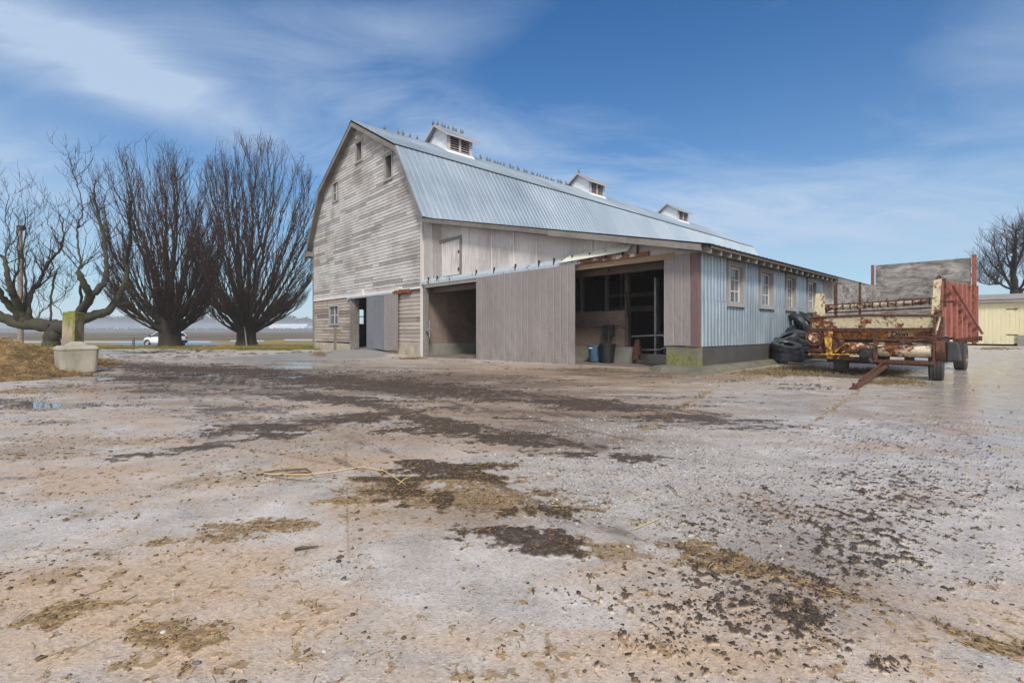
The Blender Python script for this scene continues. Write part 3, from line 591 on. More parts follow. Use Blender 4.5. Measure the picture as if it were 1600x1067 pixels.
def blades(name, P, L, W, az, el, m, tint, label, cat, curve=.3):
    n = len(P); d = np.stack([np.cos(az) * np.cos(el), np.sin(az) * np.cos(el), np.sin(el)], 1); s = np.stack([-np.sin(az), np.cos(az), np.zeros(n)], 1)
    up = np.array([0, 0, 1.])[None]
    mid = P + d * (L * .5)[:, None] + s * (L * curve * rng.uniform(-.3, .3, n))[:, None]; end = P + d * L[:, None] + up * (-L * .1 * curve)[:, None]
    w = s * (W / 2)[:, None]; h = up * (W * .35)[:, None]
    V = np.stack([P - w, P + w, P + h, mid - w, mid + w, mid + h, end], 1).reshape(-1, 3)
    q = np.array([(0,1,4),(0,4,3),(1,2,5),(1,5,4),(2,0,3),(2,3,5),(3,4,6),(4,5,6),(5,3,6)])
    Fc = (q[None] + (np.arange(n) * 7)[:, None, None]).reshape(-1, 3)
    o = fastmesh(name, V, Fc, m, np.repeat(tint, 7)); tag(o, label, cat); return o
N = 9000
i_ = pick(area * persp * (GD['brn'] * 1.0 + .03 + .05 * GD['film']) * (GD['wet'] < .2), N)
P = np.stack([GD['X'][i_], GD['Y'][i_], GD['Z'][i_] + .004], 1) + rng.randn(N, 3) * np.array([.01, .01, .0015])
blades('straw_litter', P, rng.gamma(1.6, .010, N) * (1 + GD['Y'][i_] * .12) + .004, rng.uniform(.0012, .0035, N) * (1 + GD['Y'][i_] * .12), rng.rand(N) * 6.28, rng.uniform(-.05, .15, N), M['straw'], rng.rand(N) * .9, 'chopped straw and wood chips littering the wet concrete yard', 'straw')
# grass: verge by the trees, tufts by wagon and foundations
aw = GD['Y']**3 * (GD['Y'] > 9) * (GD['Y'] < 42) * (np.abs(GD['X']) < 1.1 * GD['Y'])
i_ = pick(aw * (GD['lawn']) / np.maximum(GD['Y'], 1)**1.2, 26000); P = np.stack([GD['X'][i_], GD['Y'][i_], GD['Z'][i_]], 1) + rng.randn(26000, 3) * np.array([.15, .1, 0])
blades('grass_verge', P, rng.uniform(.05, .22, 26000), rng.uniform(.01, .03, 26000), rng.rand(26000) * 6.28, rng.uniform(.5, 1.5, 26000), M['grass'], np.clip(fbm(P[:, 0] * .4, P[:, 1] * .4, 3) * 1.5 - .3 + .3 * (rng.rand(26000) - .5), 0, 1), 'yellowed winter grass verge under the bare trees', 'grass')
i_ = pick(aw * GD['wd'] * (GD['lawn'] < .1) / np.maximum(GD['Y'], 1)**1.2, 9000); P = np.stack([GD['X'][i_], GD['Y'][i_], GD['Z'][i_]], 1) + rng.randn(9000, 3) * np.array([.05, .05, 0])
blades('dead_weeds', P, rng.uniform(.05, .16, 9000), rng.uniform(.006, .014, 9000), rng.rand(9000) * 6.28, rng.uniform(.1, 1.2, 9000), M['weed'], np.clip(.25 + .45 * (rng.rand(9000) - .3), 0, 1), 'straw coloured dead weeds beside the rusty wagon and the footing', 'weeds')
# ------------------------------------------------------------------ the barn
barn = empty('barn', (CX, CY, 0), TH, 'large weathered grey gambrel barn with metal roof and open sided lean-to', 'barn')
UL = 42.0; VR, VLf = 13.24, 27.10; VM = 20.17
rnd = random.Random(5)
def mainroof(v):                     # height of the roof surface over v
    a = abs(v - VM)
    return 12.85 - a * (2.75 / 4.98) if a < 4.98 else 10.10 - (a - 4.98) * (3.95 / 2.52)
def halfw(z):                        # half width of the gable at z
    w = (VLf - VR) / 2
    if z < 6.95: return w
    for k in range(200):
        a = w - k * w / 200
        if mainroof(VM + a) - .10 >= z: return a
    return 0
# front cladding, course by course, round the openings
W_UP = [(19.62, 20.36, 10.62, 11.68), (16.14, 16.84, 8.80, 9.98), (22.92, 23.68, 9.05, 10.12)]
DOOR = (16.9, 20.95, -.3, 2.86); WLOW = (23.05, 24.35, 1.46, 2.52)
def clad(z0, z1, ch, holes, name, mat_, u0, wob, minw, maxw, proud):
    b = MB(); bk = MB(); z = z0
    while z < z1 - .01:
        zt = min(z + ch, z1); cuts = sorted({z, zt} | {h for H_ in holes for h in H_[2:] if z < h < zt})
        hw = halfw((z + zt) / 2); joints = []; x = VM - hw - rnd.uniform(0, 2)
        while x < VM + hw: x += rnd.uniform(minw, maxw); joints.append(x)
        tl = [rnd.random() for _ in joints] + [.5]; tw = [rnd.gauss(0, wob) for _ in joints] + [0]
        for za, zb in zip(cuts[:-1], cuts[1:]):
            iv = [(VM - halfw(za), VM + halfw(za))]
            for H_ in holes:
                if H_[2] < (za + zb) / 2 < H_[3]:
                    iv = [q for a, c in iv for q in ((a, min(c, H_[0])), (max(a, H_[1]), c)) if q[1] - q[0] > .02]
            for a, c in iv:
                bk.box(u0 + .012, u0 + .10, a, c, za, zb)
                xs = [a] + [j for j in joints if a < j < c] + [c]
                for xa, xb in zip(xs[:-1], xs[1:]):
                    k = sum(j <= xa + 1e-6 for j in joints); k = min(k, len(tl) - 1); b.tint(tl[k])
                    g = .004; lo = (za - z) / ch; hi = (zb - z) / ch
                    def U_(f): return u0 - proud * (1 - f) - .006
                    sg = tw[k] * (1 if rnd.random() < .5 else -1)
                    b.hexa([(U_(lo), xa + g, za - .004 + sg), (U_(lo), xb - g, za - .004 - sg), (u0 + .01, xb - g, za), (u0 + .01, xa + g, za)],
                           [(U_(hi), xa + g, zb), (U_(hi), xb - g, zb), (u0 + .01, xb - g, zb), (u0 + .01, xa + g, zb)])
        z += ch
    bk.build('sheathing', M['dwood'], barn); return b.build(name, mat_, barn)
clad(3.10, 12.45, .168, W_UP, 'upper_siding', M['clap'], -.05, .003, .8, 4.2, .022)
clad(.34, 3.04, .19, [DOOR, WLOW], 'lower_siding', M['clap_low'], 0.0, .010, 1.2, 5, .03)
b = MB(); b.hexa([(-.10, VR - .02, 2.99), (-.10, VLf, 2.99), (.0, VLf, 3.0), (.0, VR - .02, 3.0)], [(-.07, VR - .02, 3.13), (-.07, VLf, 3.13), (.0, VLf, 3.13), (.0, VR - .02, 3.13)]); b.build('belt_board', M['wtrim'], barn)
b = MB(); b.box(-.03, .3, VR, 16.9, -.6, .40); b.box(-.03, .3, 20.95, VLf, -.6, .26); b.split('foundation', M['found'], barn)
MB().box(-.125, 0, VR - .06, VR + .09, -.5, 6.1).build('corner_board', M['wtrim'], barn)
MB().box(-.11, 0, VLf - .06, VLf + .07, .2, 6.6).build('corner_board', M['trim'], barn)
# far end and side walls (plain but real)
b = MB()
for k in range(40):
    z = .3 + k * .31
    if z < 12.4: hw = halfw(z + .3); b.tint(rnd.random()).box(UL, UL + .06, VM - hw, VM + hw, z, z + .30)
b.build('rear_siding', M['clap'], barn)
b = MB(); zs = 0
WN_L = [(2.7, 3.55), (3.95, 4.8), (5.2, 6.05)]
cur = 0.0
for a, c in WN_L + [(UL, UL)]:
    b.box(cur + .1, a, VLf - .08, VLf, -.4, 7); cur = c - .1
for a, c in WN_L: b.box(a, c, VLf - .08, VLf, -.4, 1.45); b.box(a, c, VLf - .08, VLf, 2.6, 7)
b.build('side_wall', M['clap_low'], barn)
for a, c in WN_L:
    f = MB(); 
    f.box(a, a + .06, VLf - .1, VLf + .02, 1.45, 2.6); f.box(c - .06, c, VLf - .1, VLf + .02, 1.45, 2.6)
    for z in (1.45, 2.0, 2.54): f.box(a + .06, c - .06, VLf - .09, VLf, z, z + .06)
    f.box((a + c) / 2 - .02, (a + c) / 2 + .02, VLf - .085, VLf - .01, 1.51, 2.54); f.build('window', M['wtrim'], barn)
b = MB()                                            # inner wall under the eave, seen through the left opening
for k in range(34): b.tint(rnd.random()).box(.12 + k * 1.22, .12 + k * 1.22 + 1.21, VR, VR + .12, .42, 6.4)
b.build('inner_wall', M['plyinner'], barn)
MB().box(.0, UL, VR - .03, VR + .12, -.5, .42).build('inner_foundation', M['iconc'], barn)
b = MB(); b.hexa([(.02, .02, -.5), (UL, .02, -.5), (UL, VR, -.6), (.02, VR, -.6)], [(.02, .02, .02), (UL, .02, .02), (UL, VR, -.09), (.02, VR, -.09)]); b.box(.3, UL, VR + .12, VLf - .08, -.5, .03); b.build('floor_slab', M['slab'], barn)
MB().box(.1, UL, VR + .12, VLf - .08, 3.0, 3.1).build('hay_floor', M['dwood'], barn)
b = MB(); b.box(4.2, 4.28, 16.2, 24, .03, 1.35)
for k in range(6): b.box(4.15, 4.29, 16.2 + k * 1.5, 16.3 + k * 1.5, .03, 3.0)
b.build('stall_partition', M['plyinner'], barn)
# ---- main roof: ribbed sheets
def ribbed(b, P0, P1, Q0, Q1, pitch, h, prof, thick=.006):
    """sheet between the lines P0-P1 (lower) and Q0-Q1 (upper); ribs run from P to Q, repeated along P0-P1"""
    P0, P1, Q0, Q1 = map(Vector, (P0, P1, Q0, Q1)); L = (P1 - P0).length; n = max(1, round(L / pitch)); nrm = (P1 - P0).cross(Q0 - P0).normalized()
    pts = []
    for k in range(n):
        for f, a in prof: pts.append(((k + f) / n, a * h))
    pts.append((1.0, prof[0][1] * h)); m_ = len(pts)
    vs = [P0.lerp(P1, f) + nrm * a for f, a in pts] + [Q0.lerp(Q1, f) + nrm * a for f, a in pts]
    vs += [v - nrm * thick for v in vs]
    fs = []
    for i in range(m_ - 1):
        fs.append((i, i+1, m_+i+1, m_+i)); fs.append((2*m_+i, 3*m_+i, 3*m_+i+1, 2*m_+i+1)); fs.append((i, 2*m_+i, 2*m_+i+1, i+1)); fs.append((m_+i, m_+i+1, 3*m_+i+1, 3*m_+i))
    b.add(vs, fs); return b
RP = [(0, 0), (.38, 0), (.44, 1), (.56, 1), (.62, 0)]
PW = [(0, 0), (.06, 1), (.12, 1), (.18, 0)]
zb, ze = 10.10, 6.15
for s in (-1, 1):
    vb, ve = VM + s * 4.98, VM + s * 7.52
    for nm, a, c in (('upper', (4.94, 10.16), (0.03, 12.87)), ('lower', (7.52, 6.15), (4.99, 10.10))):
        b = MB(); x = -.45; k = 0
        while x < UL + .4:                           # individual sheets along the roof, slightly different in tone
            x2 = min(x + (.92 if nm == 'lower' else .92) * 3, UL + .45); b.tint(.5 + rnd.uniform(-.4, .4) + (.5 if nm == 'upper' and k in (5, 6) else 0))
            A0 = (x, VM + s * a[0], a[1]); A1 = (x2, VM + s * a[0], a[1]); B0 = (x, VM + s * c[0], c[1]); B1 = (x2, VM + s * c[0], c[1])
            if s < 0: ribbed(b, A0, A1, B0, B1, .31 if nm == 'lower' else .155, .022 if nm == 'lower' else .012, RP)
            else: ribbed(b, A1, A0, B1, B0, .31, .022, RP)
            x = x2; k += 1
        b.build('roof_panel', M['roof'], barn, fix=False)
    b = MB(); b.beam((-.46, VM + s * 5.02, 10.09), (UL + .45, VM + s * 5.02, 10.09), .07, .05); b.build('roof_seam', M['dark'], barn)
b = MB(); b.prism([(VM - .26, 12.745), (VM, 12.90), (VM + .26, 12.745), (VM + .26, 12.765), (VM, 12.93), (VM - .26, 12.765)], -.47, UL + .47); b.build('ridge_cap', M['roof'], barn)
# rake boards and soffits
def rake(u0, u1, off, th_, nm, m_):
    for s in (-1, 1):
        b = MB()
        P = [(0, 12.80), (5.02, 10.03), (7.55, 6.05)]
        for (a0, z0), (a1, z1) in zip(P[:-1], P[1:]):
            q = [(u0, VM + s * a0, z0 - off), (u1, VM + s * a0, z0 - off), (u1, VM + s * a1, z1 - off), (u0, VM + s * a1, z1 - off)]
            b.hexa([(x, y, z - th_) for x, y, z in q], q)
        b.build(nm, m_, barn)
rake(-.46, -.41, .03, .24, 'rake_board', M['trim']); rake(-.41, .05, .05, .03, 'soffit', M['trim'])
MB().box(-.46, .1, 27.0, 27.72, 6.0, 6.32).build('eave_return', M['trim'], barn)
# ---- gable windows
def opening(v0, v1, z0, z1, u0, glass, fr=.11):
    f = MB(); f.box(u0 - .05, u0 + .06, v0 - fr, v0, z0 - fr, z1 + fr); f.box(u0 - .05, u0 + .06, v1, v1 + fr, z0 - fr, z1 + fr)
    f.box(u0 - .05, u0 + .06, v0, v1, z1, z1 + fr); f.box(u0 - .08, u0 + .10, v0 - fr, v1 + fr, z0 - fr * .9, z0)
    w = f.build('window', M['wtrim2'], barn)
    MB().box(u0 + .06, u0 + .3, v0 - .02, v0 + .02, z0, z1).box(u0 + .06, u0 + .3, v1 - .02, v1 + .02, z0, z1).split('jamb', M['trim'], w)
    if glass:
        s_ = MB(); s_.box(u0 + .03, u0 + .07, (v0 + v1) / 2 - .025, (v0 + v1) / 2 + .025, z0, z1); s_.box(u0 + .03, u0 + .07, v0, v1, (z0 + z1) / 2 - .02, (z0 + z1) / 2 + .02); s_.build('glazing_bar', M['wtrim'], w)
        MB().box(u0 + .05, u0 + .058, v0, v1, z0, z1).build('pane', M['glass'], w)
    return w
opening(*W_UP[0], -.06, False); opening(*W_UP[1], -.06, False); opening(*W_UP[2], -.06, True)
w = opening(*WLOW, -.02, True); 
# hay hood hook above the top window
b = MB(); b.tube([(-.08, 20.0, 11.95), (-.2, 20.0, 12.0), (-.22, 20.0, 11.86)], .05, 8); b.box(-.10, -.06, 19.9, 20.1, 11.84, 12.06); b.build('gable_lamp', M['wtrim'], barn)
# ---- main sliding door
b = MB(); b.box(-.10, .0, 20.95, 21.15, 0, 2.86); b.box(.0, .3, 20.80, 20.95, 0, 2.86); b.build('door_post', M['trim'], barn)
b = MB(); b.box(-.16, -.03, 15.9, 21.5, 2.88, 2.98); b.build('door_rail', M['rail'], barn)
b = MB(); b.box(-.17, -.04, 14.25, 15.9, 2.87, 2.99)
for k in range(7): b.box(-.2, -.06, 14.3 + k * .22, 14.34 + k * .22, 2.82, 3.03)
b.build('door_rail', M['railrust'], barn)
def panel(v0, v1, z0, z1, u0, pitch, m_, nm, z1b=None, dents=0, z0b=None):
    """ribbed hanging door, ribs vertical; faces -u"""
    b = MB(); z1b = z1 if z1b is None else z1b; z0b = z0 if z0b is None else z0b
    n = max(1, round((v1 - v0) / pitch)); prof = [(0, 0), (.72, 0), (.735, -2.8), (.90, -2.8), (.915, 0)]
    cols = [((k + f) / n, a * .022) for k in range(n) for f, a in prof] + [(1., 0)]
    rows = 26; vs = []
    for j in range(rows + 1):
        g = j / rows
        for f, a in cols:
            v = v0 + (v1 - v0) * f; lo = z0 + (z0b - z0) * f; hi = z1 + (z1b - z1) * f; z = lo + (hi - lo) * g
            dn = (math.sin(v * 5.1 + 1) * math.sin(z * 4.3 + v * 2) + .6 * math.sin(v * 11 + z * 9)) * dents * max(0, 1 - g * 1.6)
            ed = math.sin(z * 14 + v0) * .015 * dents * 20 * max(0, 1 - g * 1.5) * (1 if f in (0, 1.) else 0)
            vs.append((u0 - a + dn, v + ed * .5, z + (math.sin(v * 3.3) * .02 if j == 0 else 0)))
    m_c = len(cols); fs = [(j*m_c+i, (j+1)*m_c+i, (j+1)*m_c+i+1, j*m_c+i+1) for j in range(rows) for i in range(m_c-1)]
    b.add(vs, fs); o = b.build(nm, m_, barn, fix=False)
    so_ = o.modifiers.new('s', 'SOLIDIFY'); so_.thickness = .03; so_.offset = -1 if False else 1
    return o
panel(16.8, 18.84, .04, 2.86, -.13, .29, M['bluegrey'], 'sliding_door', dents=.002)['label'] = 'blue grey half of the ribbed sliding door'
panel(15.38, 16.78, .04, 2.86, -.14, .29, M['brown'], 'sliding_door', dents=.004)['label'] = 'taupe half of the ribbed sliding door'
# ---- lean-to front wall: vertical boards above the rail
def under(v): return 3.10 + .2206 * v
ed = [0.6, 1.5, 2.25, 3.4, 4.6, 5.83, 7.02, 8.27, 9.12, 9.72, 10.32, 11.66, 12.45, 13.18]
b = MB(); bt = MB(); bk = MB()
for a, c in zip(ed[:-1], ed[1:]):
    b.tint(rnd.random()); lo = 3.12; u_ = -.02 + rnd.uniform(-.008, .008)
    hole = (10.37 < (a + c) / 2 < 11.72)
    if hole: b.hexa([(u_, a, 4.9), (u_, c, 4.9), (.02, c, 4.9), (.02, a, 4.9)], [(u_, a, under(a)), (u_, c, under(c)), (.02, c, under(c)), (.02, a, under(a))])
    else: b.hexa([(u_, a + .004, lo), (u_, c - .004, lo), (.02, c - .004, lo), (.02, a + .004, lo)], [(u_, a + .004, max(lo + .01, under(a))), (u_, c - .004, under(c)), (.02, c - .004, under(c)), (.02, a + .004, max(lo + .01, under(a)))])
    if not hole and a not in (9.12, 10.32): bt.tint(rnd.random()).box(u_ - .022, u_, a - .025, a + .025, lo + .1, under(a))
b.build('lean_to_boards', M['vboard'], barn); bt.split('batten_strip', M['wtrim'], barn)
b = MB(); b.tint(.9).box(-.015, .02, 10.35, 11.64, 3.40, 4.88); hd = b.build('loft_hatch', M['vboard'], barn)
b = MB(); b.box(-.06, -.015, 10.22, 10.35, 3.40, 5.0); b.box(-.06, -.02, 10.35, 11.85, 4.88, 5.0); b.split('frame', M['trim'], hd)
b = MB(); b.box(-.04, -.01, 10.36, 10.5, 3.55, 3.68); b.box(-.04, -.01, 10.36, 10.5, 4.3, 4.4); b.split('hinge', M['rust'], hd)
# rail, flashing, header timbers
b = MB(); b.prism([(-.16, 3.12), (-.02, 3.12), (-.02, 3.36), (-.10, 3.36), (-.16, 3.24)], 3.9, VR - .05, 1)
b.v = [(x, y, z) for (x, y, z) in b.v]; b.build('door_rail', M['rail'], barn)
b = MB(); b.prism([(-.15, 3.13), (-.03, 3.13), (-.03, 3.26), (-.15, 3.23)], 1.36, 3.9, 1); b.build('door_rail', M['railrust'], barn)['label'] = 'rusted end of the door rail'
b = MB()
for v in (12.6, 11.9, 9.1, 8.0, 6.8, 5.6, 4.9, 4.1, 3.4, 2.8, 2.2, 1.7): b.box(-.17, -.10, v - .015, v + .015, 3.2, 3.44)
b.split('rail_bracket', M['dark'], barn)
b = MB(); b.hexa([(-.26, 1.95, 3.30), (-.26, 4.55, 3.23), (-.17, 4.65, 3.25), (-.17, 2.0, 3.32)], [(-.10, 1.9, 3.52), (-.08, 4.3, 3.46), (-.07, 4.3, 3.46), (-.09, 1.9, 3.53)]); b.build('bent_flashing', M['cream_metal'], barn)
b = MB(); b.tint(.15).hexa([(-.07, .6, 2.96), (-.07, 4.4, 2.96), (.04, 4.4, 2.96), (.04, .6, 2.96)], [(-.07, .6, 3.12), (-.07, 4.4, 3.12), (.04, 4.4, 3.12), (.04, .6, 3.12)]); b.build('header_beam', M['freshwood'], barn)
b = MB(); b.tint(.2).hexa([(-.065, -.3, 3.04), (-.065, 2.4, 3.11), (.0, 2.4, 3.11), (.0, -.3, 3.04)], [(-.065, -.3, 3.09), (-.065, 2.4, 3.60), (.0, 2.4, 3.60), (.0, -.3, 3.09)]); b.build('broken_fascia', M['vboard'], barn)
b = MB(); b.box(-.05, .04, 4.4, VR - .1, 3.0, 3.12); b.build('header_beam', M['wtrim'], barn)
b = MB(); b.box(-.08, .12, 13.0, VR - .02, -.35, 3.0); b.build('jamb_post', M['trim'], barn)
# lean-to sliding door: two overlapping sheets
panel(3.95, 8.25, -.07, 3.13, -.19, .305, M['brown'], 'sliding_door', dents=.012, z0b=-.10)['label'] = 'wide dented taupe sliding door'
panel(8.1, 9.05, -.10, 3.13, -.15, .305, M['brown'], 'sliding_door', dents=.012)['label'] = 'narrow taupe sheet behind the edge of the wide sliding door'
panel(.17, .92, .63, 3.06, -.03, .25, M['brown'], 'corner_panel', z1b=3.22, dents=.006)
b = MB(); b.box(-.045, .12, -.03, .16, .62, 3.05); b.build('corner_trim', M['brown2'], barn)
MB().box(-.02, .25, -.01, .88, -.2, .64).build('corner_pier', M['pier'], barn, bevel=.01)
# roof edge over the lean-to front
def rt(v): return 3.25 + .2229 * v
b = MB(); 
for a, c in ((-.30, 4.9), (4.92, 12.62)):
    b.tint(rnd.random()).hexa([(-.44, a, rt(a) - .165), (-.44, c, rt(c) - .19), (-.38, c, rt(c) - .19), (-.38, a, rt(a) - .165)], [(-.44, a, rt(a)), (-.44, c, rt(c)), (-.38, c, rt(c)), (-.38, a, rt(a))])
b.build('fascia_board', M['trim'], barn)
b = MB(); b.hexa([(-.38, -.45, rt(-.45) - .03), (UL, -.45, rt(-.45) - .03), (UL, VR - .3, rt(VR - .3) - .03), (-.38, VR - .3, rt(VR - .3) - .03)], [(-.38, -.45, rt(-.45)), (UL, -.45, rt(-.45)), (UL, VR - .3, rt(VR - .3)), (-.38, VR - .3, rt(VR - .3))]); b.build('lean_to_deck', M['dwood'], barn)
b = MB(); A0 = (-.46, -.56, rt(-.56) + .03); A1 = (UL + .1, -.56, rt(-.56) + .03); B0 = (-.46, VR - .35, rt(VR - .35) + .03); B1 = (UL + .1, VR - .35, rt(VR - .35) + .03)
ribbed(b, A0, A1, B0, B1, .31, .016, RP); b.build('lean_to_roof', M['roof'], barn, fix=False)
# rafter tails along the side, then a plain fascia
k = 0; u = -.30
while u < 10.5:
    MB().tint(rnd.random()).hexa([(u, -.50, rt(-.5) - .20), (u + .045, -.50, rt(-.5) - .20), (u + .045, .4, rt(.4) - .20), (u, .4, rt(.4) - .20)], [(u, -.50, rt(-.5) - .03), (u + .045, -.50, rt(-.5) - .03), (u + .045, .4, rt(.4) - .03), (u, .4, rt(.4) - .03)]).build('rafter_tail', M['trim'], barn)
    u += .56
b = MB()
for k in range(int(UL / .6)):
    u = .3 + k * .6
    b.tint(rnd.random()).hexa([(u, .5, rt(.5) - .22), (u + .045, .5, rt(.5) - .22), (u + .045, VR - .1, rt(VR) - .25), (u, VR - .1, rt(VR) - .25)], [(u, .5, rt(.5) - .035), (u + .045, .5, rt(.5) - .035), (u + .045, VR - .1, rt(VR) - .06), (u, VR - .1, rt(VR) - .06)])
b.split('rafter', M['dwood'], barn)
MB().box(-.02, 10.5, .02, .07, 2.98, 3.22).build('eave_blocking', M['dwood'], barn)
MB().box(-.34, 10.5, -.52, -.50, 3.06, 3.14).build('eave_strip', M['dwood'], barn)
b = MB()
for k in range(8): b.tint(rnd.random()).box(10.5 + k * 4, 10.5 + k * 4 + 3.98, -.53, -.49, 2.93, 3.15)
b.build('fascia_board', M['trim'], barn)
b = MB()
for k in range(26): b.tint(rnd.random()).box(10.52 + k * 1.21, 10.52 + k * 1.21 + 1.2, -.01, .04, .5, 3.12)
b.build('board_wall', M['vboard'], barn)
# corrugated side wall with openings for the windows
WS = [(1.80, 2.68), (4.06, 4.98), (6.32, 7.14), (8.57, 9.44)]
CP = [(0, 0), (.15, 0), (.30, 1), (.45, 1), (.6, 0)]
def cor(u0, u1, z0, z1, tint_, off=0):
    b = MB(); b.tint(tint_); ribbed(b, (u0, off, z0), (u1, off, z0), (u0, off, z1), (u1, off, z1), .20 if u1 - u0 > .3 else u1 - u0, .026, CP); return b
b = MB()
def addm(b, c): n = len(b.v); b.v += c.v; b.t += c.t; b.f += [tuple(i + n for i in f) for f in c.f]
cur = .0
for a, c in WS:
    addm(b, cor(cur, a - .08, 1.86, 3.06, rnd.random())); cur = c + .08
addm(b, cor(cur, 10.5, 1.86, 3.06, .5))
for a, c, tt_ in ((0, 4.9, .5), (4.88, 10.5, .6)): addm(b, cor(a, c, .62, 1.87, tt_, 0 if a == 0 else -.006))
b.build('side_cladding', M['side'], barn, fix=False)
MB().box(.02, UL, .0, .22, -.2, .60).build('side_foundation', M['fdark'], barn)
for a, c in WS:
    f = MB(); f.box(a - .12, a, -.06, .06, 1.80, 3.02); f.box(c, c + .12, -.06, .06, 1.80, 3.02); f.box(a, c, -.06, .06, 2.88, 3.02); f.box(a - .13, c + .13, -.09, .06, 1.72, 1.82)
    w = f.build('window', M['wtrim2'], barn)
    s_ = MB(); s_.box(a, a + .06, .06, .10, 1.82, 2.88); s_.box(c - .06, c, .06, .10, 1.82, 2.88)
    for z in (1.82, 2.82): s_.box(a + .06, c - .06, .06, .10, z, z + .06)
    for z in (2.17, 2.50): s_.box(a + .06, c - .06, .065, .095, z, z + .025)
    for q in (1, 2): s_.box(a + (c - a) * q / 3 - .012, a + (c - a) * q / 3 + .012, .067, .093, 1.88, 2.82)
    s_.build('sash', M['wtrim'], w); MB().box(a + .05, c - .05, .078, .084, 1.86, 2.84).build('pane', M['glass'], w)
# footing ledge round the corner
b = MB(); P = [(-.82, -.52), (5.6, -.10), (5.6, .0), (-.02, .0), (-.02, .9), (-.55, .95), (-.78, .55)]
Q = [(-1.22, -.80), (5.7, -.32), (5.7, .0), (-.02, .0), (-.02, 1.0), (-.7, 1.1), (-1.05, .5)]
n = len(P); b.add([(x, y, -.05) for x, y in Q] + [(x, y, .12) for x, y in P], [tuple(range(n-1, -1, -1)), tuple(range(n, 2*n))] + [(i, (i+1) % n, n+(i+1) % n, n+i) for i in range(n)]); b.build('footing_ledge', M['ledge'], barn, bevel=.012)
# ---- cupolas
def cupola(u0, u1):
    hv = 1.07; um0, um1 = u0, u1
    b = MB(); 
    def base(v): return mainroof(v) - .1
    for (x0, x1) in ((um0, um0 + .05), (um1 - .05, um1)):   # clapboarded ends
        k = 0; z = 12.1
        while z < 14.1:
            zt = z + .115; w = hv if z < 13.40 else max(0, (14.16 - z) / .78 * hv)
            if w > .05: b.tint(rnd.random()).hexa([(x0 - .012 * (x0 == um0), VM - w, z), (x1, VM - w, z), (x1, VM + w, z), (x0 - .012 * (x0 == um0), VM + w, z)], [(x0, VM - w, zt), (x1, VM - w, zt), (x1, VM + w, zt), (x0, VM + w, zt)])
            z = zt
    cup = b.build('cupola', M['whitewood'], barn)
    f = MB()
    for s in (-1, 1):
        y = VM + s * hv; y0, y1 = y - .04, y + .04
        f.box(um0 - .03, um0 + .20, y0, y1, 12.15, 13.45); f.box(um1 - .20, um1 + .03, y0, y1, 12.15, 13.45); f.box((um0 + um1) / 2 - .07, (um0 + um1) / 2 + .07, y0, y1, 12.45, 13.42)
        f.box(um0 + .2, um1 - .2, y0, y1, 12.15, 12.42)
        f.box(um0 + .2, um1 - .2, y0, y1, 13.36, 13.45)
    f.build('frame', M['louvre'], cup)
    l_ = MB()
    for s in (-1, 1):
        for h0, h1 in ((um0 + .2, (um0 + um1) / 2 - .07), ((um0 + um1) / 2 + .07, um1 - .2)):
            for k in range(6):
                z = 12.46 + k * .15; y = VM + s * (hv - .03)
                l_.hexa([(h0, y + s * .05, z), (h1, y + s * .05, z), (h1, y + s * .03, z + .012), (h0, y + s * .03, z + .012)], [(h0, y - s * .05, z + .09), (h1, y - s * .05, z + .09), (h1, y - s * .06, z + .10), (h0, y - s * .06, z + .10)])
    l_.build('louvre', M['louvre'], cup)
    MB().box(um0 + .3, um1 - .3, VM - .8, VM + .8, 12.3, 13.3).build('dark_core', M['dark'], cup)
    r = MB()
    for s in (-1, 1):
        A0 = (um0 - .32, VM + s * 1.42, 13.30); A1 = (um1 + .40, VM + s * 1.42, 13.30); B0 = (um0 - .32, VM, 14.23); B1 = (um1 + .40, VM, 14.23)
        if s < 0: ribbed(r, A0, A1, B0, B1, .2, .012, RP, .01)
        else: ribbed(r, A1, A0, B1, B0, .2, .012, RP, .01)
    r.build('roof', M['roof'], cup, fix=False)
    e = MB()
    for s in (-1, 1):
        for x in (um0 - .33, um1 + .37): e.hexa([(x, VM + s * 1.42, 13.16), (x + .05, VM + s * 1.42, 13.16), (x + .05, VM, 14.08), (x, VM, 14.08)], [(x, VM + s * 1.42, 13.29), (x + .05, VM + s * 1.42, 13.29), (x + .05, VM, 14.22), (x, VM, 14.22)])
        e.box(um0 - .28, um1 + .37, VM + s * 1.36, VM + s * 1.41, 13.18, 13.30)
    e.build('barge_board', M['louvre'], cup)
    s_ = MB(); s_.hexa([(um0 - .1, VM - 1.35, mainroof(VM - 1.35) + .02), (um1 + .12, VM - 1.35, mainroof(VM - 1.35) + .02), (um1 + .12, VM - 1.0, mainroof(VM - 1.0)), (um0 - .1, VM - 1.0, mainroof(VM - 1.0))], [(um0 - .1, VM - 1.3, mainroof(VM - 1.3) + .05), (um1 + .12, VM - 1.3, mainroof(VM - 1.3) + .05), (um1 + .12, VM - 1.05, mainroof(VM - 1.0) + .14), (um0 - .1, VM - 1.05, mainroof(VM - 1.0) + .14)]); s_.build('flashing', M['whitewood'], cup)
cupola(5.33, 7.24); cupola(19.42, 21.35); cupola(33.7, 35.75)
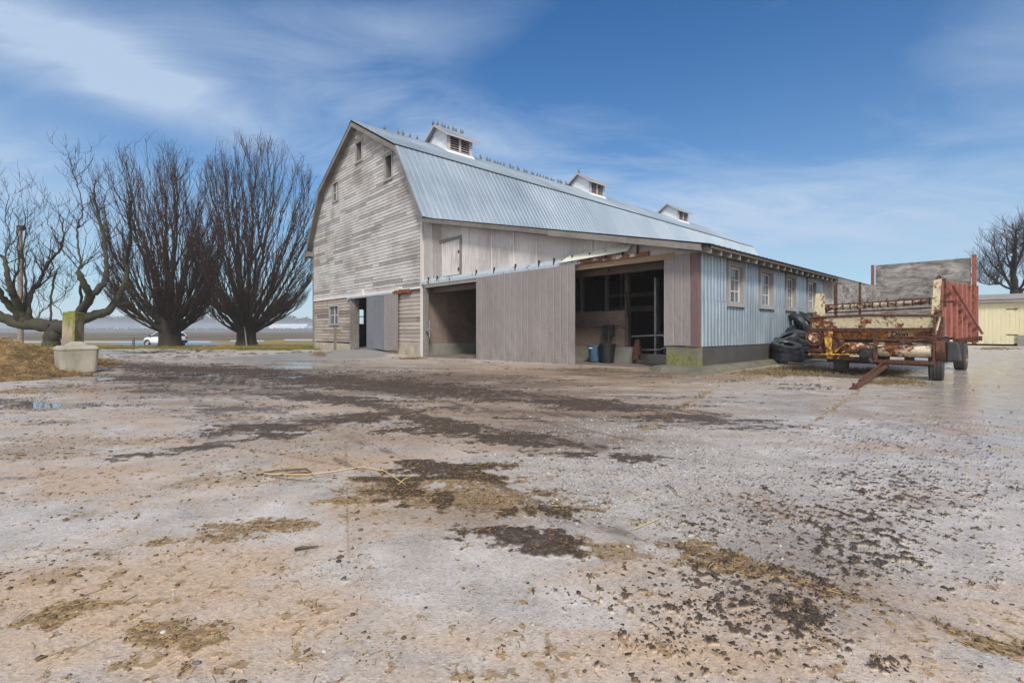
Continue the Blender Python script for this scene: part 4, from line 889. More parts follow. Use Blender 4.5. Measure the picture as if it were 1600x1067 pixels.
# ---- lean-to interior: partition, beams, posts, pipes
b = MB(); b.tint(.8).box(1.38, 1.45, 3.15, 6.2, .52, 1.12); b.tint(.5).box(1.37, 1.45, 3.15, 6.2, 1.13, 1.70); b.build('plank_partition', M['plyinner'], barn)
MB().box(1.34, 1.55, 2.86, 7.0, -.1, .51).build('partition_base', M['iconc'], barn)
MB().box(1.34, 1.48, 3.02, 3.15, .5, 2.9).build('support_post', M['dwood'], barn)
b = MB()
for u_, v_ in ((3.2, 3.1), (3.2, 1.9), (5.2, 4.2), (5.2, 2.6), (5.2, 1.2), (2.9, 5.0), (2.9, 6.2), (7.5, 3.0), (7.5, 5.0), (3.2, 9.2), (6, 9.2), (6, 6.5)): b.box(u_, u_ + .12, v_, v_ + .12, 0, 3.6)
b.split('inner_post', M['wtrim2'], barn)
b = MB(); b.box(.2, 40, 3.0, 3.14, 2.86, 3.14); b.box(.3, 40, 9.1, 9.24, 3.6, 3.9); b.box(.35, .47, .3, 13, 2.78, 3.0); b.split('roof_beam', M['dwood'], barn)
b = MB()
b.tube([(1.5, 3.0, .85), (1.5, 1.9, .9), (1.5, 1.65, .75), (1.5, 1.7, .55), (1.5, 2.0, .45), (1.5, 2.6, .42)], .028, 10); b.tube([(1.6, 2.2, .2), (1.6, 2.2, 2.7)], .03, 8); b.tube([(2.6, 2.6, .9), (2.6, .6, .8)], .03, 8); b.tube([(2.8, 1.2, .1), (2.8, 1.0, 1.4)], .03, 8)
b.split('stall_rail', M['steel'], barn)
MB().box(1.55, 1.72, .3, 2.86, -.1, .30).build('inner_kerb', M['iconc'], barn)
b = MB(); b.prism([(.2, 0), (13, 0), (13, under(13) - .1), (.2, under(.2) - .1)], 9, 9.1, 0); b.build('cross_wall', M['dwood'], barn)
b = MB(); b.tube([(.05, 12.7, .7), (-.05, 12.65, .75), (-.05, 12.65, 1.5), (.04, 12.7, 1.55)], .03, 8); b.box(-.1, -.02, 12.5, 12.9, 1.05, 1.12); b.build('gate_hardware', M['steel'], barn)
# hanging clutter in the open bay
b = MB()
b.tube([(2.2, 2.0, 2.9), (2.25, 2.05, 2.1), (2.2, 2.2, 1.5), (2.3, 2.15, 1.1)], .025, 6); b.tube([(1.9, 1.3, 2.9), (1.95, 1.28, 1.9), (1.9, 1.0, 1.7), (1.85, 1.2, 1.5), (1.95, 1.4, 1.75)], .02, 6); b.tube([(1.3, 3.08, 2.3), (1.28, 3.0, 1.5), (1.3, 2.9, 1.2)], .018, 6); b.tube([(1.25, 5.2, 2.95), (1.2, 5.25, 2.4)], .02, 6); b.tube([(1.2, 4.2, 2.9), (1.15, 4.3, 2.55), (1.2, 4.1, 2.45)], .015, 6)
b.split('hanging_hose', M['dark'], barn)
b = MB(); b.tube([(2.0, 2.5, .95), (3.4, 1.0, .8)], .03, 8); b.tube([(2.0, 2.5, .6), (3.4, 1.0, .5)], .03, 8); b.tube([(2.4, 2.0, .2), (2.5, 2.0, 1.3)], .03, 8); b.tube([(3.0, 1.4, .2), (3.0, 1.4, 1.2)], .03, 8); b.tube([(1.9, .9, 1.15), (3.8, .6, 1.0)], .02, 8)
b.split('gate_pipe', M['rust'], barn)
b = MB(); b.box(2.1, 2.7, 1.5, 2.2, .3, .85); b.build('feed_box', M['plyinner'], barn)
b = MB(); b.tint(.7).box(3.6, 3.66, 3.3, 5.6, 1.75, 1.95); b.box(3.6, 3.66, 3.3, 5.6, 2.3, 2.45); b.box(4.4, 4.46, .4, 3.0, 1.5, 1.7); b.split('cross_rail', M['plyinner'], barn)
# small bits on the front
MB().box(-.12, -.06, 19.35, 19.62, 2.98, 3.30).build('lamp_box', M['white'], barn)
MB().box(-.14, -.06, 15.1, 15.35, 3.06, 3.18).build('flood_lamp', M['white'], barn)
MB().tube([(-.06, 24.7, 2.6), (-.06, 24.7, 3.9)], .012, 6).build('conduit', M['steel'], barn)
MB().box(-.10, -.02, 23.3, 23.55, -.1, 1.2).build('wall_post', M['trim'], barn)
# ------------------------------------------------------------------ pigeons
def pigeon_mesh():
    b = MB()
    sk = [(-.17, .05, .012), (-.12, .07, .03), (-.05, .10, .062), (.03, .14, .075), (.09, .19, .058), (.115, .235, .034), (.135, .265, .033), (.155, .262, .024), (.185, .255, .005)]
    b.tube([(x, 0, z) for x, z, r in sk], [r for x, z, r in sk], 10)
    for s in (-1, 1):
        b.tube([(.04, s * .055, .16), (-.04, s * .075, .11), (-.15, s * .04, .055)], [.03, .035, .008], 6); b.tube([(.0, s * .03, .09), (.01, s * .03, .0), (.035, s * .03, 0)], .008, 5)
    c_, s_ = math.cos(-.75), math.sin(-.75); b.v = [(x * c_ + z * s_, y, -x * s_ + z * c_) if z > .03 else (x, y, z) for x, y, z in b.v]
    return b
pg = pigeon_mesh().build('pigeon', M['pigeon'], None, smooth=True)
prn = random.Random(3); first = [True]
def put_pigeon(u, v, z, label, group):
    global pg
    if first[0]: o = pg; first[0] = False
    else: o = pg.copy(); link(o)
    o.location = wld(u, v, z); o.rotation_euler = (0, 0, TH - R(90) + prn.uniform(-.5, .5) + (math.pi if prn.random() < .35 else 0))
    k = prn.uniform(.78, 1.0); o.scale = (k, k, k * prn.uniform(.95, 1.12)); tag(o, label, 'pigeon', group)
for i, u in enumerate((1.6, 2.45, 2.78, 3.35, 3.85)):
    put_pigeon(u, VM, 12.92, ['grey pigeon on the ridge nearest the front gable peak', 'second grey pigeon along the ridge from the front gable', 'third grey pigeon along the ridge from the front gable', 'fourth grey pigeon along the ridge from the front gable', 'grey pigeon on the ridge just short of the first cupola'][i], 'pigeons on the front stretch of ridge')
u = 8.75
for i in range(27):
    put_pigeon(u, VM, 12.92, 'small grey pigeon in the long row on the ridge between the first and second cupolas', 'pigeons in the row between the cupolas'); u += .62 if i == 0 else prn.uniform(.22, .45)
for i in range(9):
    put_pigeon(5.05 + i * .29, VM, 14.24, 'small grey pigeon lined up on top of the nearest cupola roof', 'pigeons on the nearest cupola')
put_pigeon(19.2, VM, 14.24, 'lone grey pigeon on the peak of the middle cupola', 'pigeon on the middle cupola')

# ------------------------------------------------------------------ cans inside the lean-to
def can(u, v, r0, r1, h, m_, name, label, white=False):
    t_ = empty(name, wld(u, v, .01), TH, label, 'bin')
    b = MB(); b.revolve([(0, 0), (r0, 0), (r0 + (r1 - r0) * .9, h * .9), (r1 + .02, h * .9), (r1 + .025, h), (r1 - .01, h), (r0 - .01, .03), (0, .03)], (0, 0, 0), (0, 0, 1), 28, closed=False); b.build('tub', m_, t_, smooth=False)
    h_ = MB()
    for s in (-1, 1): h_.tube([(0 - .07, s * (r1 + .01), h * .8), (-.07, s * (r1 + .05), h * .82), (.07, s * (r1 + .05), h * .82), (.07, s * (r1 + .01), h * .8)], .012, 6)
    h_.split('handle', m_, t_)
    if white: b = MB(); b.box(-r1 - .012, -r1 + .02, -.06, .08, h * .80, h * .88); b.build('paper_tag', M['white'], t_)
can(.95, 4.05, .19, .235, .54, M['bluecan'], 'plastic_bin', 'blue plastic bin against the partition inside the open bay', True)
can(.90, 3.50, .20, .25, .60, M['blackcan'], 'plastic_bin', 'black plastic bin right of the blue one inside the open bay')
# dark fork head / fan hanging on a handle out of the black bin
b = MB(); b.tube([(.95, 3.62, .2), (1.1, 3.62, .7), (1.2, 3.66, 1.18)], .03, 8); b.box(1.17, 1.27, 3.52, 3.92, .85, 1.22); b.tube([(1.2, 3.2, 1.2), (1.2, 4.3, 1.17)], .012, 6); b.tube([(1.2, 3.55, .86), (1.15, 3.9, .80)], .03, 6)
b.v = [tuple(wld(*p)) for p in b.v]; o = b.build('dark_scraper', M['dark'], None); tag(o, 'dark scraper with long handle leaning in the black bin against planks', 'scraper')
b = MB(); b.hexa([(1.15, 2.45, .3), (1.15, 2.75, .3), (1.25, 2.75, .3), (1.25, 2.45, .3)], [(1.2, 2.52, .75), (1.2, 2.66, .75), (1.24, 2.66, .75), (1.24, 2.52, .75)]); b.box(1.14, 1.26, 2.5, 2.7, .12, .29); b.v = [tuple(wld(*p)) for p in b.v]
o = b.build('hanging_scoop', M['rust'], None); tag(o, 'small rust brown scoop hanging by the post in the open bay', 'scoop')

# ------------------------------------------------------------------ tyres
def tyre_mesh(Ro, Ri, w, m_, name='tyre'):
    prof = []; 
    pts = [(Ri, -.30), (Ri + .02, -.40), (Ri + (Ro - Ri) * .45, -.52), (Ro * .93, -.47), (Ro * .985, -.40), (Ro, -.34), (Ro, .34), (Ro * .985, .40), (Ro * .93, .47), (Ri + (Ro - Ri) * .45, .52), (Ri + .02, .40), (Ri, .30), (Ri + .03, .27), (Ri + (Ro - Ri) * .5, .44), (Ro * .93, .36), (Ro * .93, -.36), (Ri + (Ro - Ri) * .5, -.44), (Ri + .03, -.27)]
    b = MB(); b.revolve([(r, o * w) for r, o in pts], (0, 0, 0), (0, 0, 1), 44)
    for k in range(44):                       # tread lugs
        a = 2 * math.pi * k / 44
        for s in (-1, 1):
            c, s_ = math.cos(a), math.sin(a); c2, s2 = math.cos(a + .07), math.sin(a + .07); q = Ro + .008
            b.hexa([(c*Ro*.97, s_*Ro*.97, s*w*.05), (c2*Ro*.97, s2*Ro*.97, s*w*.05), (c2*q, s2*q, s*w*.05), (c*q, s_*q, s*w*.05)], [(c*Ro*.97, s_*Ro*.97, s*w*.38), (c2*Ro*.97, s2*Ro*.97, s*w*.38), (c2*q*.995, s2*q*.995, s*w*.38), (c*q*.995, s_*q*.995, s*w*.38)])
    return b.build(name, m_, None, smooth=False)
ty = tyre_mesh(.44, .23, .22, M['rubber']); mods = ty.data
for p_ in mods.polygons: p_.use_smooth = False
TL = [  # px,py of the centre, depth, tilt axis angle, tilt, scale, label
 (1231, 559.5, 15.35, 0, 2, 1.0, 'lowest tyre of the front stack, lying flat on the ground'),
 (1231, 551, 15.35, 40, 2, 1.0, 'tyre in the middle of the front stack, under the one showing its open side'),
 (1229, 540.5, 15.30, 90, 17, .95, 'tyre on top of the front stack with its round hole facing the yard'),
 (1230, 528, 15.9, 0, -27, .98, 'tyre slanting down to the right just above the front stack'),
 (1213, 547, 15.9, 0, 80, .95, 'tyre standing on edge against the dark foundation, leftmost of the pile'),
 (1250, 522, 16.3, 20, 22, .95, 'tyre tilted up to the right in the middle of the pile'),
 (1243, 508, 16.7, -10, 66, .95, 'tyre leaning on edge with its dark hollow facing left, high on the pile'),
 (1255, 511, 16.9, 10, 60, .85, 'smaller tyre tucked behind the leaning one near the pile top'),
 (1263, 500, 17.4, 20, 38, .95, 'topmost tyre of the pile, tilted below the fourth window'),
 (1272, 503, 17.6, 15, 50, .9, 'tyre at upper right of the pile half hidden by the cream upright'),
 (1256, 556, 16.1, 0, 0, .85, 'tyre lying flat right of the front stack, lowest there'),
 (1256, 545, 16.1, 10, 3, .85, 'tyre second from the ground right of the front stack'),
 (1255, 534.5, 16.1, 80, 5, .85, 'tyre third from the ground right of the front stack'),
 (1274, 553, 16.9, 0, 0, .9, 'flat tyre on the ground behind the wagon pulleys'),
 (1273, 543, 16.9, 0, 4, .9, 'flat tyre second up behind the wagon pulleys'),
 (1272, 533, 16.9, 50, 6, .9, 'flat tyre third up behind the wagon pulleys'),
 (1270, 521, 17.0, 10, 12, .95, 'slightly tilted tyre right of centre of the pile'),
 (1276, 513, 17.3, 0, 10, .9, 'level tyre half behind the round rusty pulley'),
]
for i, (px, py, d, ax, ti, sc, lb) in enumerate(TL):
    o = ty if i == 0 else ty.copy()
    if i: link(o)
    o.location = at(px, py, d); o.scale = (sc, sc, sc)
    o.rotation_mode = 'QUATERNION'
    a = R(ax); axis = Vector((math.sin(a), math.cos(a), 0))   # 0: tilts about the line of sight
    o.rotation_quaternion = (Matrix.Rotation(R(ti), 4, axis)).to_quaternion(); tag(o, lb, 'tyre', 'tyres piled against the corrugated wall')

# ------------------------------------------------------------------ forage wagon
WU, WV = 1.35, -3.30
wg = empty('forage_wagon', wld(WU, WV, -.05), TH, 'rusty cream and orange forage wagon with plywood tailboard parked beside the barn', 'wagon')
def wp(px, py, u=WU):               # picture point -> wagon frame, on the plane u
    d0 = ((px - 800) / F, 1.0, (516 - py) / F); s = (u + CX * BX + CY * BY) / (d0[0] * BX + d0[1] * BY)
    return (-(s * d0[0] - CX) * BY + (s - CY) * BX) - WV, H + s * d0[2]
yL, yR = wp(1271, 520)[0], wp(1461, 520)[0]
b = MB()   # front trough plate, leaning out, with a rolled lip
n = 12; vs = []
for k in range(n + 1):
    y = yL + .02 + (yR - .02 - yL - .02) * k / n; sag = .03 * math.sin(math.pi * k / n)
    vs += [(-.16, y, 1.40 + sag * .6), (-.10, y, 1.15 + sag * .2)]
b.add(vs + [(x + .02, y, z) for x, y, z in vs], [(2*i, 2*i+1, 2*i+3, 2*i+2) for i in range(n)] + [(2*n+2+2*i, 2*n+2+2*i+2, 2*n+2+2*i+3, 2*n+2+2*i+1) for i in range(n)] + [(2*i, 2*i+2, 2*n+2+2*i+2, 2*n+2+2*i) for i in range(n)] + [(2*i+1, 2*n+2+2*i+1, 2*n+2+2*i+3, 2*i+3) for i in range(n)])
tr = b.build('trough_plate', M['cream'], wg)
b = MB(); b.tube([(-.15, yL, 1.40), (-.16, (yL + yR) / 2, 1.435), (-.15, yR, 1.40)], .028, 8); b.tube([(-.10, yL, 1.13), (-.10, yR, 1.135)], .02, 6); b.box(-.17, .05, yL - .01, yL + .02, 1.13, 1.40); b.box(-.17, .05, yR - .02, yR + .01, 1.13, 1.40); b.build('lip', M['rust'], tr)
b = MB(); b.hexa([(.0, yL, 1.38), (.0, yL - .24, 1.38), (.05, yL - .24, 1.38), (.05, yL, 1.38)], [(.0, yL - .05, 1.98), (.0, yL - .22, 1.99), (.05, yL - .22, 1.99), (.05, yL - .05, 1.98)]); b.build('upright', M['cream'], wg)
b = MB(); b.hexa([(.0, yR + .06, 1.42), (.0, yR - .05, 1.42), (.05, yR - .05, 1.42), (.05, yR + .06, 1.42)], [(.0, yR + .02, 2.14), (.0, yR - .10, 2.16), (.05, yR - .10, 2.16), (.05, yR + .02, 2.14)]); b.build('upright', M['cream'], wg)
b = MB(); b.tube([(.15, yL - .2, 1.63), (.15, yR + .05, 1.70)], .05, 14)
bar = b.build('beater_bar', M['yellow'], wg); bar.data.materials[0] = M['cream']
b = MB()
for k in range(14):
    y = yL - .3 + (yR - yL + .4) * k / 13; z = 1.63 + .07 * k / 13; b.tube([(.15, y - .012, z), (.15, y + .012, z)], .062, 12)
b.split('collar', M['rust'], bar)
b = MB(); rr = random.Random(2)
for k in range(16):
    y = yL - .35 + (yR - yL + .5) * k / 15; a = rr.uniform(-.5, 3.6); b.tube([(.15, y, 1.66), (.15 + .1 * math.cos(a), y + .01, 1.66 + .10 * math.sin(a)), (.15 + .14 * math.cos(a + .4), y + rr.uniform(-.06, .06), 1.66 + .15 * math.sin(a + .4))], .008, 5)
b.split('tine', M['rust'], bar)
b = MB(); b.tube([(.3, yL - .2, 1.52), (.3, yR, 1.58)], .016, 8); b.tube([(.06, yL - .3, 1.70), (.06, yR, 1.77)], .013, 8); b.split('thin_rod', M['rust'], wg)
b = MB(); b.tube([(.12, yL - .18, 1.5), (.12, yL - .24, 1.62), (.12, yL - .17, 1.7)], .05, 8); b.revolve([(0, -.04), (.09, -.04), (.09, .04), (0, .04)], (.1, yL - .24, 1.63), (0, 1, 0), 16, False); b.build('bearing', M['rust'], wg)
b = MB(); b.box(.0, .04, yR + .02, yL - .12, .90, 1.12); op = b.build('orange_panel', M['orange'], wg)
b = MB(); b.box(-.02, .0, wp(1428, 520)[0], wp(1388, 520)[0], .945, 1.085); b.build('faded_patch', M['faded'], op)
# remains of the lettering
def lettering(txt, y, z, size, x, parent):
    c = bpy.data.curves.new('lettering', 'FONT'); c.body = txt; c.size = size; c.extrude = .001; c.shear = .25; c.offset = .004
    o = bpy.data.objects.new('lettering', c); link(o); dg = bpy.context.evaluated_depsgraph_get(); me = bpy.data.meshes.new_from_object(o.evaluated_get(dg)); bpy.data.objects.remove(o)
    me.materials.clear(); me.materials.append(M['dark']); q = link(bpy.data.objects.new('lettering', me)); q.parent = parent
    q.rotation_euler = (R(90), 0, R(-90)); q.location = (x, y, z); return q
lettering('Dion', wp(1391, 520)[0], .965, .15, -.024, op)
# rounded auger housing
def half_round(y0, y1, zc_, r, m_, nm, x=.12):
    b = MB(); n = 10; P = [(x - r * math.cos(a), zc_ + r * .8 * math.sin(a)) for a in [(-1.35 + 2.7 * k / n) for k in range(n + 1)]]; P += [(x + .05, zc_ + r * .8), (x + .05, zc_ - r * .8)]
    b.prism([(p, q) for p, q in P], min(y0, y1), max(y0, y1), 1); return b.build(nm, m_, wg, smooth=False)
ym = wp(1368, 540)[0]
half_round(yR + .05, ym - .05, .68, .20, M['creamr'], 'auger_housing'); half_round(ym + .03, yL - .1, .68, .19, M['creamr'], 'auger_housing')
b = MB(); b.box(-.10, -.04, yR, ym, .87, .91); b.box(-.11, -.05, yL, yR, 1.08, 1.12); b.box(-.12, -.06, yR, ym, .39, .46); b.box(-.12, -.06, ym, yL - .02, .42, .50); b.box(-.14, -.09, ym, yL + .08, .60, .66); b.box(-.14, -.08, ym + .015, ym - .055, .40, 1.12); b.box(-.10, -.03, yR - .01, yR + .03, .4, 1.12); b.box(-.08, .0, yL - .14, yL - .08, .45, 1.1)
b.build('front_frame', M['rust'], wg)
b = MB(); b.tube([(-.15, ym - .05, .72), (-.12, yR + .02, .94)], .016, 8); b.tube([(-.10, ym, .95), (-.10, yR, .96)], .012, 6); b.split('tie_rod', M['rust'], wg)
def disc(px, py, r, th_, x, nm, m_):
    y, z = wp(px, py); b = MB(); b.revolve([(0, -th_), (r * .25, -th_), (r * .28, -th_ * .2), (r * .78, -th_ * .1), (r * .84, -th_ * .9), (r, -th_), (r, th_), (0, th_)], (x, y, z), (1, 0, 0), 32, False); return b.build(nm, m_, wg)
disc(1277, 524, .19, .022, -.20, 'pulley', M['rust']); disc(1277, 524, .12, .028, -.21, 'pulley_face', M['creamr']); disc(1302, 533, .18, .03, -.12, 'pulley', M['rust']); disc(1323, 537, .085, .03, -.16, 'sprocket', M['rust']); disc(1272, 543, .10, .03, -.1, 'sprocket', M['rust'])
y0, z0 = wp(1293, 512); y1, z1 = wp(1304, 544)
b = MB(); b.hexa([(-.22, y0 - .02, z1), (-.22, y1 + .02, z1), (-.19, y1 + .02, z1), (-.19, y0 - .02, z1)], [(-.22, y0 + .02, z0 - .04), (-.22, y1 - .02, z0 - .04), (-.19, y1 - .02, z0 - .04), (-.19, y0 + .02, z0 - .04)]); b.hexa([(-.18, y0 - .05, .44), (-.18, y1 + .02, .44), (-.15, y1, .44), (-.15, y0, .44)], [(-.18, y0, z1), (-.18, y1, z1), (-.15, y1, z1), (-.15, y0, z1)]); b.build('chain_bracket', M['yellow'], wg)
b = MB(); b.tube([(-.16, y1 - .05, .60), (-.18, y1 - .25, .80), (-.16, y1 - .33, .78)], .02, 8); b.tube([(-.16, y1 - .1, .45), (-.17, y1 - .25, .66)], .02, 6); b.tube([(-.18, yL + .05, .52), (-.18, ym + .25, .56)], .02, 8); b.split('linkage', M['yellow'], wg)
yg, zg = wp(1356, 549); b = MB(); b.box(-.26, .0, yg - .11, yg + .11, zg - .15, zg + .13); b.revolve([(0, -.12), (.09, -.12), (.11, 0), (0, 0)], (-.24, yg, zg), (1, 0, 0), 16, False); b.tube([(-.2, yg, zg), (-.25, yg - .12, zg - .2)], .05, 8); b.build('gearbox', M['dark'], wg, bevel=.02)
# discharge end at the right: rusted hood and black rubber shield
yd, zd = wp(1463, 545)
b = MB(); b.revolve([(0, -.0), (.24, .0), (.24, .14), (.22, .15), (0, .15)], (.15, yR - .16, zd), (0, 1, 0), 28, False); b.box(.0, .3, yR - .02, yR + .02, .4, 1.0); b.build('end_drum', M['rust'], wg)
b = MB(); b.hexa([(.02, yR - .16, zd - .23), (.02, yR - .42, zd - .20), (.75, yR - .36, zd - .18), (.75, yR - .16, zd - .2)], [(.02, yR - .16, zd + .22), (.02, yR - .36, zd + .20), (.75, yR - .30, zd + .02), (.75, yR - .16, zd + .1)]); b.build('rubber_shield', M['rubberdust'], wg, bevel=.04)
# box sides
L_ = 6.55
b = MB(); b.box(.1, L_, yL - .12, yL - .08, .9, 1.5); P = [(1.3, 1.45), (L_, 1.5), (L_, 2.62), (5.2, 2.5), (3.4, 2.42), (1.3, 2.28)]
b.prism([(x, z) for x, z in P], yL - .12, yL - .09, 1); b.build('left_side', M['plyboard'], wg)
b = MB()
for x, z in ((1.3, 2.33), (3.7, 2.5)): b.box(x - .03, x + .03, yL - .17, yL - .12, .9, z)
for i, (x, z) in enumerate(((1.3, 2.36), (3.5, 2.5), (L_ - .05, 2.7))): pass
b.split('side_post', M['rust'], wg)
b = MB(); n = 7
for k in range(n):                       # ribbed red side, rising to the rear
    x0 = .35 + (L_ + 1.4 - .35) * k / n; x1 = .35 + (L_ + 1.4 - .35) * (k + 1) / n; zt0 = 2.14 + .40 * k / n; zt1 = 2.14 + .40 * (k + 1) / n; zb0 = .98 - .30 * k / n; w_ = (x1 - x0)
    for a, c, o_ in ((0, .5, .0), (.5, .6, .0), (.6, .9, .07), (.9, 1.0, .0)):
        xa, xc = x0 + a * w_, x0 + c * w_; oo = -.06 * (o_ > 0)
        b.hexa([(xa, yR - .08 + oo, zb0), (xc, yR - .08 + oo, zb0), (xc, yR - .05, zb0), (xa, yR - .05, zb0)], [(xa, yR - .08 + oo, zt0), (xc, yR - .08 + oo, zt0 + .04 / n), (xc, yR - .05, zt0 + .04 / n), (xa, yR - .05, zt0)])
sd_ = b.build('red_side', M['red'], wg)
b = MB(); b.tube([(.5, yR - .22, 2.08), (L_ + 1.3, yR - .22, 1.0)], .035, 8); b.build('diagonal_brace', M['red'], sd_)
b = MB()
for x in (1.4, 2.9, 4.4, 5.9, 7.2): b.box(x, x + .10, yR - .26, yR - .14, .78, .92)
b.split('stake_pocket', M['rust'], sd_)
b = MB(); b.box(.5, .56, yR - .12, yR - .06, 1.6, 2.2); b.tube([(.4, yR - .1, 1.72), (.4, yR - .25, 1.70)], .03, 6); b.tube([(.2, yR, 2.15), (.25, yR - .03, 2.25), (.3, yR - .08, 2.15)], .02, 6); b.build('latch', M['rust'], sd_)
b = MB(); b.box(.05, .3, yR - .12, yR - .02, .95, 1.38); b.build('side_plate', M['rust'], wg)
b = MB(); b.tube([(.0, yR, 1.45), (-.05, yR - .12, 1.5)], .03, 6); b.tube([(.0, yR - .02, 1.1), (-.02, yR - .08, 1.4)], .025, 6); b.split('tension_arm', M['cream'], wg)
yA = wp(1368, 450, WU + L_)[0]; yB = wp(1517, 450, WU + L_)[0]; 
b = MB(); b.tint(.3).box(L_, L_ + .02, yA, yB, 1.2, 3.26); b.build('tailboard', M['plyboard'], wg)
b = MB(); b.box(L_ - .03, L_ + .05, yA + .04, yA + .12, 1.0, 3.28); b.build('tail_post', M['red'], wg)
b = MB(); b.box(L_ - .03, L_ + .06, yB - .12, yB - .02, .7, 3.34); b.build('tail_post', M['red'], wg)
b = MB(); b.box(.1, L_, yL - .1, yR + .03, .86, .92); b.build('wagon_bed', M['dwood'], wg)
b = MB(); b.box(.1, L_, .45, .55, .66, .85); b.box(.1, L_, -.75, -.65, .66, .85)
for x in (.34, 4.3): b.beam((x, .85, .38), (x, -1.0, .38), .10, .10); b.box(x - .06, x + .06, .42, .58, .4, .7); b.box(x - .06, x + .06, -.78, -.62, .4, .7)
b.build('chassis', M['rust'], wg)
def wheel(px, x_, Rr, tread, rot, m_=None):
    """px: picture column of the tyre, x_: its place along the wagon"""
    c = (x_, wp(px, 580, WU + x_)[0], Rr + .03)
    ax = Vector((math.sin(R(rot)), math.cos(R(rot)), 0)); ow = -1
    pts = [(Rr * .56, -.5), (Rr * .62, -.54), (Rr * .90, -.50), (Rr * .98, -.42), (Rr, -.25), (Rr, .25), (Rr * .98, .42), (Rr * .90, .50), (Rr * .62, .54), (Rr * .56, .5)]
    w = MB(); w.revolve([(r, o * tread) for r, o in pts], c, ax, 40); 
    wo_ = w.build('wheel', m_ or M['rubberdust'], wg, smooth=False)
    t_ = MB()
    for o in (-.34, -.12, .12, .34): t_.revolve([(Rr * .99, (o - .07) * tread), (Rr * 1.022, (o - .05) * tread), (Rr * 1.022, (o + .05) * tread), (Rr * .99, (o + .07) * tread)], c, ax, 40)
    t_.build('tread', m_ or M['rubberdust'], wo_)
    r_ = MB(); r_.revolve([(0, -.18), (Rr * .2, -.18), (Rr * .25, -.1), (Rr * .5, -.2), (Rr * .57, -.5), (Rr * .60, -.5), (Rr * .60, .5), (Rr * .56, .5), (Rr * .5, .1), (0, .1)] if False else [(0, -.32 * tread), (Rr * .18, -.32 * tread), (Rr * .22, -.15 * tread), (Rr * .48, -.22 * tread), (Rr * .56, -.49 * tread), (Rr * .60, -.49 * tread), (Rr * .60, .49 * tread), (Rr * .56, .49 * tread), (Rr * .48, .2 * tread), (0, .2 * tread)], c, ax, 28, False)
    r_.build('rim', M['orange'] if px < 1480 else M['yellow'], wo_)
wheel(1463, .34, .35, .24, -6); wheel(1315, .34, .35, .24, -6); wheel(1501, 4.3, .38, .24, 0); wheel(1379, 4.3, .36, .24, 0)
ge = ground_pt(1336, 604, .04); ue, ve = loc(ge.x, ge.y)
b = MB(); E_ = Vector((ue - WU, ve - WV, .06)); S_ = Vector((.1, ve - WV + .05, .34)); b.beam(E_, S_, .065, .07); tg = b.build('tongue', M['rust'], wg, bevel=.008)
b = MB(); b.beam(E_ - Vector((.16, 0, .01)), E_ + Vector((.06, 0, 0)), .11, .05); b.tube([E_ + Vector((-.1, 0, -.04)), E_ + Vector((-.1, 0, .10))], .02, 8); b.beam(E_ + Vector((.5, .05, .09)), S_ + Vector((-.1, .05, .06)), .03, .03); b.build('hitch', M['rust'], tg)
# plank lying under the wagon
g1 = ground_pt(1287, 586.5, .03); g2 = ground_pt(1345, 589, .03); b = MB(); b.beam(g1, g2, .14, .05); o = b.build('loose_plank', M['dwood'], None); tag(o, 'dark plank lying on the weeds in front of the left wagon wheel', 'plank')

# ------------------------------------------------------------------ concrete blocks, heap, posts, pole
def zt_(p): return tz(p.x, p.y)
g = ground_pt(119, 585, -.03); bl = empty('concrete_block', (g.x - .22, g.y + .25, tz(g.x, g.y) - .02), R(51), 'pale cast concrete block with pyramid knob beside the straw heap', 'concrete block')
def rounded(hx, hy, r, n=5):
    P = []
    for cx_, cy_, a0 in ((hx - r, hy - r, 0), (-hx + r, hy - r, 90), (-hx + r, -hy + r, 180), (hx - r, -hy + r, 270)):
        for k in range(n): a = R(a0 + 90 * k / (n - 1)); P.append((cx_ + r * math.cos(a), cy_ + r * math.sin(a)))
    return P
def loft(b, rings):
    n = len(rings[0][0]); b.add([(x, y, z) for P, z in rings for x, y in P], [tuple(range(n-1, -1, -1)), tuple(range((len(rings)-1)*n, len(rings)*n))] + [(j*n+i, j*n+(i+1) % n, (j+1)*n+(i+1) % n, (j+1)*n+i) for j in range(len(rings)-1) for i in range(n)]); return b
b = MB(); loft(b, [(rounded(.335, .36, .12), 0), (rounded(.355, .38, .12), .05), (rounded(.375, .40, .09), .58)]); b.build('body', M['lblock'], bl)
b = MB(); loft(b, [(rounded(.388, .413, .09), .583), (rounded(.388, .413, .09), .63), (rounded(.33, .35, .08), .69), (rounded(.30, .32, .08), .692)]); b.build('cap', M['lblock'], bl, bevel=.008)
b = MB(); loft(b, [(rounded(.20, .20, .03), .694), (rounded(.10, .10, .03), .79)]); b.build('knob', M['lblock'], bl)
g = at(99, 533, 12.9); b = MB(); b.box(-.155, .155, -.18, .18, 0, 1.66); b.box(-.08, .08, -.11, .11, 1.66, 1.69); o = b.build('standing_block', M['mblock'], None, bevel=.02); o.location = (g.x, g.y + .25, -.12); o.rotation_euler = (R(-1), R(1), R(8)); tag(o, 'tall mossy green concrete block standing on end behind the pale block', 'concrete block')
